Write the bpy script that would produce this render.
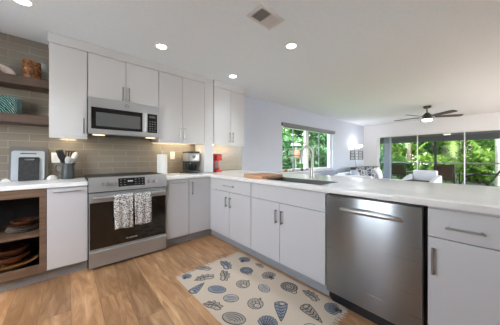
import bpy, bmesh, math, random
from mathutils import Vector, Matrix
from math import sin, cos, pi, radians as R

for o in list(bpy.data.objects):
    bpy.data.objects.remove(o)
S = bpy.context.scene
C = S.collection

# ------------------------------------------------------------------ camera
cd = bpy.data.cameras.new('camera')
cam = bpy.data.objects.new('camera', cd)
C.objects.link(cam)
cam.location = (0, 0, 1.152)
cam.rotation_euler = (pi / 2, 0, -R(41.35))
cd.sensor_width = 36
cd.lens = 208.0 / 500 * 36
cd.shift_y = (157.92 - 162.5) / 500
cd.clip_start = 0.02
cd.clip_end = 300
S.camera = cam

# ------------------------------------------------------------------ world, sun, exposure
W = bpy.data.worlds.new('sky')
S.world = W
W.use_nodes = True
nt = W.node_tree
bg = nt.nodes['Background']
sky = nt.nodes.new('ShaderNodeTexSky')
sky.sky_type = 'NISHITA'
sky.sun_disc = False
sky.sun_elevation = R(52)
sky.sun_rotation = R(230)
sky.air_density = 1.0
sky.dust_density = 1.5
soft = nt.nodes.new('ShaderNodeHueSaturation')
soft.inputs['Saturation'].default_value = .45
nt.links.new(sky.outputs[0], soft.inputs['Color'])
nt.links.new(soft.outputs[0], bg.inputs[0])
bg.inputs[1].default_value = 3.0

sd = bpy.data.lights.new('sun', 'SUN')
sun = bpy.data.objects.new('sun', sd)
C.objects.link(sun)
sd.energy = 14.0
sd.angle = R(1.5)
sd.color = (1, .95, .86)
sun.rotation_euler = Vector((-.20, -.45, .87)).to_track_quat('Z', 'Y').to_euler()
sun.location = (-5, -5, 12)

S.view_settings.view_transform = 'Standard'
S.view_settings.look = 'None'
S.view_settings.exposure = -0.15
S.view_settings.gamma = 1.0
S.view_settings.use_curve_mapping = False
try:
    S.cycles.use_denoising = True
    S.cycles.max_bounces = 10
    S.cycles.diffuse_bounces = 6
    S.cycles.transparent_max_bounces = 16
    S.cycles.sample_clamp_indirect = 15
    S.cycles.caustics_reflective = False
    S.cycles.caustics_refractive = False
except Exception:
    pass


def portal(name, loc, rot, sx, sy):
    # daylight sampling aid in an opening of the wall; gives no light of its own
    ld = bpy.data.lights.new(name, 'AREA')
    ld.shape = 'RECTANGLE'
    ld.size, ld.size_y = sx, sy
    ld.cycles.is_portal = True
    lo = bpy.data.objects.new(name, ld)
    C.objects.link(lo)
    lo.location = loc
    lo.rotation_euler = rot
    return lo


portal('daylight_portal', (9.22, .465, .98), (R(90), 0, R(90)), 4.6, 1.95)
portal('daylight_portal', (5.2, 3.50, 1.38), (R(90), 0, R(180)), 2.5, 1.16)
portal('daylight_portal', (-1.92, 1.4, 1.56), (R(90), 0, R(-90)), 1.6, 1.1)
portal('daylight_portal', (6.2, -3.22, 1.06), (R(90), 0, 0), 3.8, 2.1)
LAMP = 18.0        # radiance of the ceiling downlights
BULB = 24.0         # watts of each downlight's spot
UNDER = 42.0         # radiance of the strips under the wall cabinets
CEIL = 2.43

# ------------------------------------------------------------------ materials
MATS = {}


def mat(name, col, rough=.5, metal=0.0, **kw):
    if name in MATS:
        return MATS[name]
    m = bpy.data.materials.new(name)
    m.use_nodes = True
    b = m.node_tree.nodes['Principled BSDF']
    b.inputs['Base Color'].default_value = (*col, 1)
    b.inputs['Roughness'].default_value = rough
    b.inputs['Metallic'].default_value = metal
    for k, v in kw.items():
        b.inputs[k.replace('_', ' ')].default_value = v
    MATS[name] = m
    return m


def nodes(m):
    t = m.node_tree
    return t.nodes, t.links, t.nodes['Principled BSDF']


def noisy(name, c1, c2, scale=(8, 8, 8), rough=.5, metal=0.0, detail=3.0, bump=0.0, lo=.3, hi=.7, **kw):
    """two colours mixed by stretched noise"""
    m = mat(name, c1, rough, metal, **kw)
    N, L, b = nodes(m)
    tc = N.new('ShaderNodeTexCoord')
    mp = N.new('ShaderNodeMapping')
    mp.inputs['Scale'].default_value = scale
    nz = N.new('ShaderNodeTexNoise')
    nz.inputs['Scale'].default_value = 1.0
    nz.inputs['Detail'].default_value = detail
    cr = N.new('ShaderNodeValToRGB')
    cr.color_ramp.elements[0].position = lo
    cr.color_ramp.elements[1].position = hi
    cr.color_ramp.elements[0].color = (*c1, 1)
    cr.color_ramp.elements[1].color = (*c2, 1)
    L.new(tc.outputs['Object'], mp.inputs[0])
    L.new(mp.outputs[0], nz.inputs['Vector'])
    L.new(nz.outputs['Fac'], cr.inputs[0])
    L.new(cr.outputs[0], b.inputs['Base Color'])
    if bump:
        bp = N.new('ShaderNodeBump')
        bp.inputs['Strength'].default_value = bump
        bp.inputs['Distance'].default_value = .003
        L.new(nz.outputs['Fac'], bp.inputs['Height'])
        L.new(bp.outputs[0], b.inputs['Normal'])
    return m


def emit(name, col, s):
    m = bpy.data.materials.new(name)
    m.use_nodes = True
    t = m.node_tree
    t.nodes.remove(t.nodes['Principled BSDF'])
    e = t.nodes.new('ShaderNodeEmission')
    e.inputs[0].default_value = (*col, 1)
    e.inputs[1].default_value = s
    t.links.new(e.outputs[0], t.nodes['Material Output'].inputs[0])
    return m


def glass_mat(name, tint=(1, 1, 1)):
    m = bpy.data.materials.new(name)
    m.use_nodes = True
    t = m.node_tree
    t.nodes.remove(t.nodes['Principled BSDF'])
    tr = t.nodes.new('ShaderNodeBsdfTransparent')
    tr.inputs[0].default_value = (*tint, 1)
    gl = t.nodes.new('ShaderNodeBsdfGlossy')
    gl.inputs['Roughness'].default_value = .02
    fr = t.nodes.new('ShaderNodeFresnel')
    fr.inputs[0].default_value = 1.2
    mx = t.nodes.new('ShaderNodeMixShader')
    ge = t.nodes.new('ShaderNodeNewGeometry')
    mu = t.nodes.new('ShaderNodeMath')
    mu.operation = 'MULTIPLY_ADD'
    mu.inputs[1].default_value = -1.0
    mu.inputs[2].default_value = 1.0
    t.links.new(ge.outputs['Backfacing'], mu.inputs[0])
    mv = t.nodes.new('ShaderNodeMath')
    mv.operation = 'MULTIPLY'
    t.links.new(mu.outputs[0], mv.inputs[0])
    t.links.new(fr.outputs[0], mv.inputs[1])
    t.links.new(mv.outputs[0], mx.inputs[0])
    t.links.new(tr.outputs[0], mx.inputs[1])
    t.links.new(gl.outputs[0], mx.inputs[2])
    t.links.new(mx.outputs[0], t.nodes['Material Output'].inputs[0])
    return m


def leaf_mat(name, c1, c2):
    m = noisy(name, c1, c2, (1.6, 1.6, 1.6), .55, 0, 2)
    N, L, b = nodes(m)
    tl = N.new('ShaderNodeBsdfTranslucent')
    cr = [n for n in N if n.type == 'VALTORGB'][0]
    L.new(cr.outputs[0], tl.inputs[0])
    mx = N.new('ShaderNodeMixShader')
    mx.inputs[0].default_value = .35
    L.new(b.outputs[0], mx.inputs[1])
    L.new(tl.outputs[0], mx.inputs[2])
    L.new(mx.outputs[0], N['Material Output'].inputs[0])
    return m


white_cab = noisy('cabinet_white_laminate', (.575, .575, .585), (.59, .59, .60), (3, 3, 3), .30)
paint_ceiling = noisy('ceiling_paint', (.73, .785, .825), (.76, .815, .855), (30, 30, 30), .9, bump=.05)
paint_blue = noisy('pale_blue_wall_paint', (.50, .545, .65), (.515, .56, .665), (20, 20, 20), .55)
paint_white = noisy('white_wall_paint', (.72, .73, .75), (.75, .76, .78), (20, 20, 20), .6)
trim_white = mat('white_trim_paint', (.80, .81, .83), .4)
toe_grey = noisy('grey_toe_kick', (.31, .335, .35), (.35, .375, .39), (10, 10, 40), .45)
quartz = noisy('white_quartz', (.78, .775, .765), (.84, .835, .83), (14, 14, 14), .2, detail=6)
chrome = mat('brushed_nickel', (.46, .46, .46), .28, 1.0)
pull_metal = mat('pull_metal', (.30, .30, .305), .28, 1.0)
black_plastic = mat('black_plastic', (.015, .015, .016), .35)
black_gloss = mat('black_glass', (.008, .008, .009), .06)
oven_glass = mat('oven_glass', (.018, .013, .009), .05)
duct_shade_mat = mat('duct_shade_black', (.012, .011, .010), .8)
white_ceramic = mat('white_ceramic', (.66, .64, .61), .35)
white_plastic = mat('white_plastic', (.78, .78, .76), .4)
lens = emit('downlight_lens', (.96, .98, 1.0), LAMP)
strip_glow = emit('cabinet_strip_glow', (1, .80, .52), UNDER)
task_glow = emit('microwave_task_glow', (1, .80, .55), 3.0)
fan_glow = emit('fan_light_glow', (1, .97, .92), 9.0)
shade_glow = emit('lamp_shade_glow', (1, .97, .93), 10.0)
clear_glass = glass_mat('window_glass')


def steel(name, col=(.48, .475, .465), rough=.3, axis=2, aniso=.75, metal=1.0):
    m = mat(name, col, rough, metal)
    N, L, b = nodes(m)
    tc = N.new('ShaderNodeTexCoord')
    mp = N.new('ShaderNodeMapping')
    sc = [260, 260, 260]
    sc[axis] = 2
    mp.inputs['Scale'].default_value = sc
    nz = N.new('ShaderNodeTexNoise')
    nz.inputs['Scale'].default_value = 1
    nz.inputs['Detail'].default_value = 2
    mr = N.new('ShaderNodeMapRange')
    mr.inputs[3].default_value = rough - .02
    mr.inputs[4].default_value = rough + .03
    L.new(tc.outputs['Object'], mp.inputs[0])
    L.new(mp.outputs[0], nz.inputs['Vector'])
    L.new(nz.outputs['Fac'], mr.inputs[0])
    L.new(mr.outputs[0], b.inputs['Roughness'])
    if aniso:
        tg = N.new('ShaderNodeTangent')
        tg.direction_type = 'RADIAL'
        tg.axis = 'Z'
        b.inputs['Anisotropic'].default_value = aniso
        b.inputs['Anisotropic Rotation'].default_value = .25
        L.new(tg.outputs[0], b.inputs['Tangent'])
    return m


steel_dw = steel('brushed_stainless_panel', (.32, .335, .345), .28, 1, .85, .9)
steel_range = steel('brushed_stainless_appliance', (.47, .485, .50), .36, 0, 0, .72)
steel_sink = mat('sink_stainless', (.17, .17, .17), .5, .5)
walnut = noisy('walnut_wood', (.115, .068, .040), (.20, .125, .078), (3, 60, 60), .5, detail=5)
walnut_shelf = noisy('dark_shelf_wood', (.055, .033, .024), (.105, .066, .048), (4, 70, 70), .5, detail=5)
maple = noisy('butcher_block', (.42, .19, .09), (.60, .32, .17), (40, 4, 40), .45, detail=4)
mulch = None


def floor_mat():
    m = mat('oak_plank_floor', (.4, .25, .15), .32)
    N, L, b = nodes(m)
    tc = N.new('ShaderNodeTexCoord')
    mp = N.new('ShaderNodeMapping')
    mp.inputs['Rotation'].default_value = (0, 0, R(90))
    mp.inputs['Location'].default_value = (.41, .155, 0)
    L.new(tc.outputs['Object'], mp.inputs[0])
    br = N.new('ShaderNodeTexBrick')
    br.offset = .37
    br.inputs['Color1'].default_value = (0, 0, 0, 1)
    br.inputs['Color2'].default_value = (1, 1, 1, 1)
    br.inputs['Mortar'].default_value = (.5, .5, .5, 1)
    br.inputs['Scale'].default_value = 1
    br.inputs['Mortar Size'].default_value = .0012
    br.inputs['Brick Width'].default_value = 1.22
    br.inputs['Row Height'].default_value = .178
    L.new(mp.outputs[0], br.inputs['Vector'])
    # grain stretched along the plank, shifted per plank
    add = N.new('ShaderNodeVectorMath')
    add.operation = 'MULTIPLY_ADD'
    add.inputs[1].default_value = (7.3, 9.1, 5.7)
    L.new(br.outputs['Color'], add.inputs[0])
    L.new(mp.outputs[0], add.inputs[2])
    sc = N.new('ShaderNodeMapping')
    sc.inputs['Scale'].default_value = (1.5, 9, 1)
    L.new(add.outputs[0], sc.inputs[0])
    n1 = N.new('ShaderNodeTexNoise')
    n1.inputs['Scale'].default_value = 1.6
    n1.inputs['Detail'].default_value = 6
    n1.inputs['Roughness'].default_value = .62
    n1.inputs['Distortion'].default_value = 1.1
    L.new(sc.outputs[0], n1.inputs['Vector'])
    cr = N.new('ShaderNodeValToRGB')
    e = cr.color_ramp.elements
    e[0].position, e[0].color = .28, (.235, .116, .052, 1)
    e[1].position, e[1].color = .74, (.57, .355, .195, 1)
    k = e.new(.5)
    k.color = (.39, .210, .100, 1)
    L.new(n1.outputs['Fac'], cr.inputs[0])
    hs = N.new('ShaderNodeHueSaturation')
    mr = N.new('ShaderNodeMapRange')
    mr.inputs[3].default_value = .76
    mr.inputs[4].default_value = 1.28
    L.new(br.outputs['Color'], mr.inputs[0])
    L.new(mr.outputs[0], hs.inputs['Value'])
    L.new(cr.outputs[0], hs.inputs['Color'])
    mx = N.new('ShaderNodeMix')
    mx.data_type = 'RGBA'
    mx.inputs['B'].default_value = (.16, .09, .05, 1)
    L.new(br.outputs['Fac'], mx.inputs['Factor'])
    L.new(hs.outputs[0], mx.inputs['A'])
    L.new(mx.outputs['Result'], b.inputs['Base Color'])
    r2 = N.new('ShaderNodeMapRange')
    r2.inputs[3].default_value = .26
    r2.inputs[4].default_value = .42
    L.new(n1.outputs['Fac'], r2.inputs[0])
    L.new(r2.outputs[0], b.inputs['Roughness'])
    return m


def tile_mat(name, c1, c2, grout):
    m = mat(name, c1, .13)
    N, L, b = nodes(m)
    tc = N.new('ShaderNodeTexCoord')
    sx = N.new('ShaderNodeSeparateXYZ')
    cb = N.new('ShaderNodeCombineXYZ')
    L.new(tc.outputs['Object'], sx.inputs[0])
    L.new(sx.outputs['X'], cb.inputs['X'])
    L.new(sx.outputs['Z'], cb.inputs['Y'])
    br = N.new('ShaderNodeTexBrick')
    br.inputs['Color1'].default_value = (*c1, 1)
    br.inputs['Color2'].default_value = (*c2, 1)
    br.inputs['Mortar'].default_value = (*grout, 1)
    br.inputs['Scale'].default_value = 1
    br.inputs['Mortar Size'].default_value = .0018
    br.inputs['Brick Width'].default_value = .305
    br.inputs['Row Height'].default_value = .0785
    L.new(cb.outputs[0], br.inputs['Vector'])
    L.new(br.outputs['Color'], b.inputs['Base Color'])
    bp = N.new('ShaderNodeBump')
    bp.inputs['Strength'].default_value = .5
    bp.inputs['Distance'].default_value = .002
    bp.invert = True
    L.new(br.outputs['Fac'], bp.inputs['Height'])
    L.new(bp.outputs[0], b.inputs['Normal'])
    return m


tile_beige = tile_mat('greige_glass_tile', (.225, .195, .158), (.262, .23, .188), (.40, .36, .30))


# ------------------------------------------------------------------ mesh builder
class MB:
    def __init__(s):
        s.bm = bmesh.new()
        s.mi = 0

    def _faces(s, vs, fs, smooth=False):
        bv = [s.bm.verts.new(v) for v in vs]
        out = []
        for f in fs:
            try:
                q = s.bm.faces.new([bv[i] for i in f])
                q.material_index = s.mi
                q.smooth = smooth
                out.append(q)
            except ValueError:
                pass
        return bv, out

    def box(s, x0, x1, y0, y1, z0, z1, bev=0.0, seg=1):
        x0, x1 = min(x0, x1), max(x0, x1)
        y0, y1 = min(y0, y1), max(y0, y1)
        z0, z1 = min(z0, z1), max(z0, z1)
        v = [(x, y, z) for z in (z0, z1) for y in (y0, y1) for x in (x0, x1)]
        f = [(0, 2, 3, 1), (4, 5, 7, 6), (0, 1, 5, 4), (2, 6, 7, 3), (0, 4, 6, 2), (1, 3, 7, 5)]
        bv, bf = s._faces(v, f)
        if bev:
            es = list({e for q in bf for e in q.edges})
            r = bmesh.ops.bevel(s.bm, geom=es, offset=bev, segments=seg, affect='EDGES', profile=.5)
            for q in r['faces']:
                q.material_index = s.mi
        return s

    def obox(s, c, ax, ay, az, sx, sy, sz):
        """box at c with given unit axes and full sizes"""
        c, ax, ay, az = Vector(c), Vector(ax), Vector(ay), Vector(az)
        v = [c + ax * (sx / 2 * i) + ay * (sy / 2 * j) + az * (sz / 2 * k) for k in (-1, 1) for j in (-1, 1) for i in (-1, 1)]
        f = [(0, 2, 3, 1), (4, 5, 7, 6), (0, 1, 5, 4), (2, 6, 7, 3), (0, 4, 6, 2), (1, 3, 7, 5)]
        s._faces(v, f)
        return s

    def tube(s, pts, r, seg=10, cap=True, closed=False):
        pts = [Vector(p) for p in pts]
        n = len(pts)
        rs = r if isinstance(r, (list, tuple)) else [r] * n
        rings = []
        prev = None
        for i in range(n):
            if closed:
                t = pts[(i + 1) % n] - pts[i - 1]
            else:
                t = pts[min(i + 1, n - 1)] - pts[max(i - 1, 0)]
            t.normalize()
            if prev is None:
                a = Vector((0, 0, 1)) if abs(t.z) < .9 else Vector((1, 0, 0))
                u = t.cross(a).normalized()
            else:
                u = (prev - t * prev.dot(t)).normalized()
            prev = u
            w = t.cross(u)
            rings.append([s.bm.verts.new(pts[i] + (u * cos(2 * pi * k / seg) + w * sin(2 * pi * k / seg)) * rs[i]) for k in range(seg)])
        m = n if closed else n - 1
        for i in range(m):
            A, B = rings[i], rings[(i + 1) % n]
            for k in range(seg):
                q = s.bm.faces.new((A[k], A[(k + 1) % seg], B[(k + 1) % seg], B[k]))
                q.smooth = True
                q.material_index = s.mi
        if cap and not closed:
            for ring in (rings[0], rings[-1]):
                q = s.bm.faces.new(ring)
                q.material_index = s.mi
        return s

    def cyl(s, p0, p1, r0, r1=None, seg=20):
        return s.tube([p0, p1], [r0, r0 if r1 is None else r1], seg)

    def lathe(s, c, prof, seg=28, axis='z', closed=False):
        """prof = [(r, h)], revolved about an axis through c"""
        rings = []
        for r, h in prof:
            ring = []
            for k in range(seg):
                a = 2 * pi * k / seg
                if axis == 'z':
                    p = (c[0] + r * cos(a), c[1] + r * sin(a), c[2] + h)
                elif axis == 'y':
                    p = (c[0] + r * cos(a), c[1] + h, c[2] + r * sin(a))
                else:
                    p = (c[0] + h, c[1] + r * cos(a), c[2] + r * sin(a))
                ring.append(s.bm.verts.new(p))
            rings.append(ring)
        n = len(rings)
        for i in range(n if closed else n - 1):
            A, B = rings[i], rings[(i + 1) % n]
            for k in range(seg):
                q = s.bm.faces.new((A[k], A[(k + 1) % seg], B[(k + 1) % seg], B[k]))
                q.smooth = True
                q.material_index = s.mi
        if not closed:
            for i in (0, -1):
                if prof[i][0] > 1e-5:
                    q = s.bm.faces.new(rings[i])
                    q.material_index = s.mi
        return s

    def prism(s, poly, axis, a0, a1, bev=0.0):
        """poly of 2d points extruded along axis; x:(y,z) y:(x,z) z:(x,y)"""
        def p3(p, h):
            return {'x': (h, p[0], p[1]), 'y': (p[0], h, p[1]), 'z': (p[0], p[1], h)}[axis]
        n = len(poly)
        v = [p3(p, a0) for p in poly] + [p3(p, a1) for p in poly]
        f = [tuple(range(n)), tuple(range(2 * n - 1, n - 1, -1))] + [(i, (i + 1) % n, n + (i + 1) % n, n + i) for i in range(n)]
        bv, bf = s._faces(v, f)
        if bev:
            es = list({e for q in bf for e in q.edges})
            r = bmesh.ops.bevel(s.bm, geom=es, offset=bev, segments=2, affect='EDGES', profile=.5)
            for q in r['faces']:
                q.material_index = s.mi
        return s

    def ball(s, c, r, seg=18, rings=10):
        rx, ry, rz = r if isinstance(r, (tuple, list)) else (r, r, r)
        m = Matrix.Translation(c) @ Matrix.Diagonal((rx, ry, rz, 1))
        q = bmesh.ops.create_uvsphere(s.bm, u_segments=seg, v_segments=rings, radius=1, matrix=m)
        for v in q['verts']:
            for f in v.link_faces:
                f.smooth = True
                f.material_index = s.mi
        return s

    def grid(s, fn, nu, nv, smooth=True):
        vs = [[s.bm.verts.new(fn(i / nu, j / nv)) for j in range(nv + 1)] for i in range(nu + 1)]
        for i in range(nu):
            for j in range(nv):
                q = s.bm.faces.new((vs[i][j], vs[i + 1][j], vs[i + 1][j + 1], vs[i][j + 1]))
                q.smooth = smooth
                q.material_index = s.mi
        return s

    def face(s, pts):
        s._faces(pts, [tuple(range(len(pts)))])
        return s

    def cells(s, xs, ys, inside, z0, z1, bev=0.0):
        """slab of rectangular cells, outer edges softened"""
        V = {}

        def v(i, j, k):
            if (i, j, k) not in V:
                V[(i, j, k)] = s.bm.verts.new((xs[i], ys[j], (z0, z1)[k]))
            return V[(i, j, k)]
        nx, ny = len(xs) - 1, len(ys) - 1

        def ins(i, j):
            return 0 <= i < nx and 0 <= j < ny and inside((xs[i] + xs[i + 1]) / 2, (ys[j] + ys[j + 1]) / 2)
        fs = []
        for i in range(nx):
            for j in range(ny):
                if not ins(i, j):
                    continue
                fs.append(s.bm.faces.new((v(i, j, 1), v(i + 1, j, 1), v(i + 1, j + 1, 1), v(i, j + 1, 1))))
                fs.append(s.bm.faces.new((v(i, j, 0), v(i, j + 1, 0), v(i + 1, j + 1, 0), v(i + 1, j, 0))))
                for (di, dj, a, b) in ((-1, 0, (i, j + 1), (i, j)), (1, 0, (i + 1, j), (i + 1, j + 1)), (0, -1, (i, j), (i + 1, j)), (0, 1, (i + 1, j + 1), (i, j + 1))):
                    if not ins(i + di, j + dj):
                        fs.append(s.bm.faces.new((v(*a, 0), v(*b, 0), v(*b, 1), v(*a, 1))))
        s.bm.normal_update()
        if bev:
            es = [e for e in s.bm.edges if len(e.link_faces) == 2 and e.calc_face_angle() > 1]
            bmesh.ops.bevel(s.bm, geom=es, offset=bev, segments=2, affect='EDGES', profile=.5)
        return s

    def build(s, name, m, parent=None, local=False, angle=35, kind=None, label=None):
        bmesh.ops.recalc_face_normals(s.bm, faces=s.bm.faces[:])
        me = bpy.data.meshes.new(name)
        if parent is not None and not local:
            off = Vector((0, 0, 0))
            q = parent
            while q is not None:
                off += q.location
                q = q.parent
            bmesh.ops.translate(s.bm, verts=s.bm.verts[:], vec=-off)
        s.bm.to_mesh(me)
        s.bm.free()
        for mm in (m if isinstance(m, (list, tuple)) else [m]):
            me.materials.append(mm)
        for p in me.polygons:
            p.use_smooth = True
        me.set_sharp_from_angle(angle=R(angle))
        o = bpy.data.objects.new(name, me)
        C.objects.link(o)
        if parent is not None:
            o.parent = parent
        if kind:
            o['kind'] = kind
        if label:
            o['label'] = label
        return o


def thing(name, label, cat, loc=(0, 0, 0), rz=0, group=None, kind=None):
    o = bpy.data.objects.new(name, None)
    o.empty_display_size = .1
    C.objects.link(o)
    o.location = loc
    o.rotation_euler = (0, 0, rz)
    return tag(o, label, cat, group, kind)


def tag(o, label, cat, group=None, kind=None):
    if label:
        o['label'] = label
    if cat:
        o['category'] = cat
    if group:
        o['group'] = group
    if kind:
        o['kind'] = kind
    return o


def dup(root, loc, rz=None, label=None):
    r = root.copy()
    C.objects.link(r)
    r.location = loc
    if rz is not None:
        r.rotation_euler = (0, 0, rz)
    if label:
        r['label'] = label
    for ch in list(root.children):
        c = ch.copy()
        C.objects.link(c)
        c.parent = r
        for g in list(ch.children):
            d = g.copy()
            C.objects.link(d)
            d.parent = c
    return r


def text(name, body, size, loc, rot, m, parent, extrude=.0005):
    cu = bpy.data.curves.new(name, 'FONT')
    cu.body = body
    cu.size = size
    cu.align_x = 'CENTER'
    cu.align_y = 'CENTER'
    cu.extrude = extrude
    cu.materials.append(m)
    tmp = bpy.data.objects.new('lettering', cu)
    C.objects.link(tmp)
    bpy.context.view_layer.update()
    me = bpy.data.meshes.new_from_object(tmp.evaluated_get(bpy.context.evaluated_depsgraph_get()))
    bpy.data.objects.remove(tmp)
    o = bpy.data.objects.new(name, me)
    C.objects.link(o)
    off = Vector((0, 0, 0))
    q = parent
    while q is not None:
        off += q.location
        q = q.parent
    o.location = Vector(loc) - off
    o.rotation_euler = rot
    o.parent = parent
    return o


# ================================================================== THE SETTING
XL, XF, YB, YN = -1.7, 9.0, 3.278, -3.0      # left wall, far wall, long wall with the window, wall behind the camera

MB().box(XL - .2, XF + .2, YN - .2, YB + .2, -.10, 0).build('floor', floor_mat(), kind='structure')
MB().box(XL - .2, XF + .2, YN - .2, YB + .2, CEIL, CEIL + .2).build('ceiling', paint_ceiling, kind='structure')
b = MB()
b.box(XL - .2, XL, YN - .2, .6, 0, CEIL).box(XL - .2, XL, 2.2, YB + .2, 0, CEIL).box(XL - .2, XL, .6, 2.2, 0, 1.0).box(XL - .2, XL, .6, 2.2, 2.12, CEIL)
b.build('wall_left', paint_white, kind='structure')
b = MB()
for x0, x1 in ((XL, 4.3), (8.1, XF + .2)):
    b.box(x0, x1, YN - .2, YN, 0, CEIL)
b.box(4.3, 8.1, YN - .2, YN, 2.12, CEIL)
b.build('wall_front', paint_white, kind='structure')
WX0, WX1, WZ0, WZ1 = 3.93, 6.46, .80, 1.965
b = MB()
b.box(XL, WX0, YB, YB + .2, 0, CEIL).box(WX1, XF + .2, YB, YB + .2, 0, CEIL)
b.box(WX0, WX1, YB, YB + .2, 0, WZ0).box(WX0, WX1, YB, YB + .2, WZ1, CEIL)
b.build('wall_back', paint_blue, kind='structure')
DY0, DY1, DZ = -1.85, 2.78, 1.955
b = MB()
b.box(XF, XF + .2, DY1, YB, 0, CEIL).box(XF, XF + .2, YN, DY0, 0, CEIL).box(XF, XF + .2, DY0, DY1, DZ, CEIL)
b.build('wall_right', paint_white, kind='structure')
# wall end standing between the wall cabinets
MB().box(1.636, 1.80, 2.955, YB, .9155, CEIL, .004).build('wall_column', white_cab, kind='structure')
b = MB()
b.box(XL, 1.636, YB - .010, YB - .0005, .9155, CEIL)
b.build('wall_backsplash', tile_beige, kind='structure')
b = MB()
b.box(1.80, 2.655, YB - .010, YB - .0005, .9155, 1.40)
b.build('wall_backsplash_corner', tile_beige, kind='structure')
MB().box(2.70, XF, YB - .014, YB, 0, .10, .004).build('baseboard_back', trim_white, kind='structure')
MB().box(XF - .014, XF, DY1 + .05, YB - .014, 0, .10, .004).build('baseboard_right', trim_white, kind='structure')

# ------------------------------------------------------------------ window over the peninsula
wt = thing('window_1', 'white framed double casement window in the pale blue wall', 'window', (WX0, YB, WZ0), kind='structure')
fy0, fy1 = YB + .075, YB + .135
b = MB()
xm = 5.10
for x0, x1 in ((WX0, WX0 + .05), (WX1 - .07, WX1), (xm - .075, xm + .075)):
    b.box(x0, x1, fy0, fy1, WZ0, WZ1, .004)
b.box(WX0 + .05, WX1 - .07, fy0, fy1, WZ0, WZ0 + .06, .004).box(WX0 + .05, WX1 - .07, fy0, fy1, WZ1 - .05, WZ1, .004)
b.build('window_frame', trim_white, wt)
dark_bar = mat('dark_muntin', (.09, .10, .10), .4)
for k, (x0, x1) in enumerate(((WX0 + .05, xm - .075), (xm + .075, WX1 - .07))):
    b = MB()
    m_ = (x0 + x1) / 2
    b.box(m_ - .012, m_ + .012, fy0 + .015, fy1 - .015, WZ0 + .06, WZ1 - .05)
    for z in (1.215, 1.565):
        b.box(x0, m_ - .012, fy0 + .015, fy1 - .015, z - .012, z + .012)
        b.box(m_ + .012, x1, fy0 + .015, fy1 - .015, z - .012, z + .012)
    b.build('muntin', dark_bar, wt)
    MB().box(x0, x1, fy0 + .028, fy0 + .034, WZ0 + .06, WZ1 - .05).build('pane', clear_glass, wt)
MB().box(WX0 - .0, WX1 + .0, YB - .02, fy0, WZ0 - .025, WZ0 + .0, .004).build('sill', trim_white, wt)
grey_blind = mat('grey_blind_fabric', (.21, .22, .235), .7)
t = thing('roller_blind', 'grey rolled up blind along the top of the window', 'blind', (5.2, YB - .02, WZ1))
MB().box(WX0 - .04, WX1 + .06, YB - .055, YB - .002, WZ1 - .035, WZ1 + .05, .01, 2).build('cassette', grey_blind, t)
MB().box(WX0 + .02, WX1 - .02, YB - .035, YB - .020, WZ1 - .06, WZ1 - .036, .003).build('bottom_bar', grey_blind, t)

# ------------------------------------------------------------------ sliding glass door to the lanai
dt = thing('door_1', 'white framed sliding glass door opening to the lanai', 'door', (XF, 0, 0), kind='structure')
al_white = mat('white_aluminium', (.66, .68, .71), .4)
b = MB()
b.box(XF + .04, XF + .16, DY1 - .035, DY1, .0, DZ).box(XF + .04, XF + .16, DY0, DY0 + .035, 0, DZ)
b.box(XF + .04, XF + .16, DY0, DY1, DZ - .012, DZ).box(XF + .04, XF + .16, DY0, DY1, 0, .02)
b.build('door_frame', al_white, dt)
ys = [DY1 - .035, 1.575, .445, -.70, DY0 + .035]
for i in range(4):
    x = XF + (.075 if i % 2 else .105)
    y1, y0 = ys[i], ys[i + 1]
    b = MB()
    b.box(x - .014, x + .014, y1 - .02, y1 + (.008 if i else 0), .02, DZ - .012)
    if i == 3:
        b.box(x - .014, x + .014, y0, y0 + .04, .02, DZ - .012)
    b.box(x - .014, x + .014, y0, y1 - .02, .02, .09).box(x - .014, x + .014, y0, y1 - .02, DZ - .02, DZ - .012)
    sash = b.build('sash', al_white, dt)
    MB().box(x - .003, x + .003, y0 + (.04 if i == 3 else -.02), y1 - .02, .09, DZ - .02).build('pane', clear_glass, dt)
MB().box(XF + .055, XF + .09, 2.705, 2.725, .95, 1.15, .004).build('handle', mat('black_metal', (.03, .03, .032), .4, .6), dt)

# unseen sliding door behind the camera, added to let in daylight
for nme, x0, x1, np_, zb, lab in (('added_door_2', 4.3, 8.1, 3, 0, 'added white framed sliding glass door, unseen in the wall behind the camera'),):
    t = thing(nme, lab, nme[:-2], (x0, YN, 0), kind='structure')
    b = MB()
    for i in range(np_ + 1):
        x = x0 + .03 + (x1 - x0 - .06) * i / np_
        b.box(x - .03, x + .03, YN - .12, YN - .07, zb + .06, 2.07)
    b.box(x0, x1, YN - .12, YN - .07, zb, zb + .06).box(x0, x1, YN - .12, YN - .07, 2.07, 2.12)
    b.build('door_frame', al_white, t)
    for i in range(np_):
        xa = x0 + .03 + (x1 - x0 - .06) * i / np_ + .03
        xb = x0 + .03 + (x1 - x0 - .06) * (i + 1) / np_ - .03
        MB().box(xa, xb, YN - .098, YN - .092, zb + .06, 2.07).build('pane', clear_glass, t)

t = thing('added_window_2', 'added white framed window, unseen in the wall left of the camera', 'window', (XL, .6, 1.0), kind='structure')  # unseen window, added so more daylight reaches the peninsula fronts
b = MB()
for y in (.63, 1.4, 2.17):
    b.box(XL - .12, XL - .07, y - .03, y + .03, 1.06, 2.07)
b.box(XL - .12, XL - .07, .6, 2.2, 1.0, 1.06).box(XL - .12, XL - .07, .6, 2.2, 2.07, 2.12)
b.build('window_frame', al_white, t)
for y0, y1 in ((.66, 1.37), (1.43, 2.14)):
    MB().box(XL - .098, XL - .092, y0, y1, 1.06, 2.07).build('pane', clear_glass, t)

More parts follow.
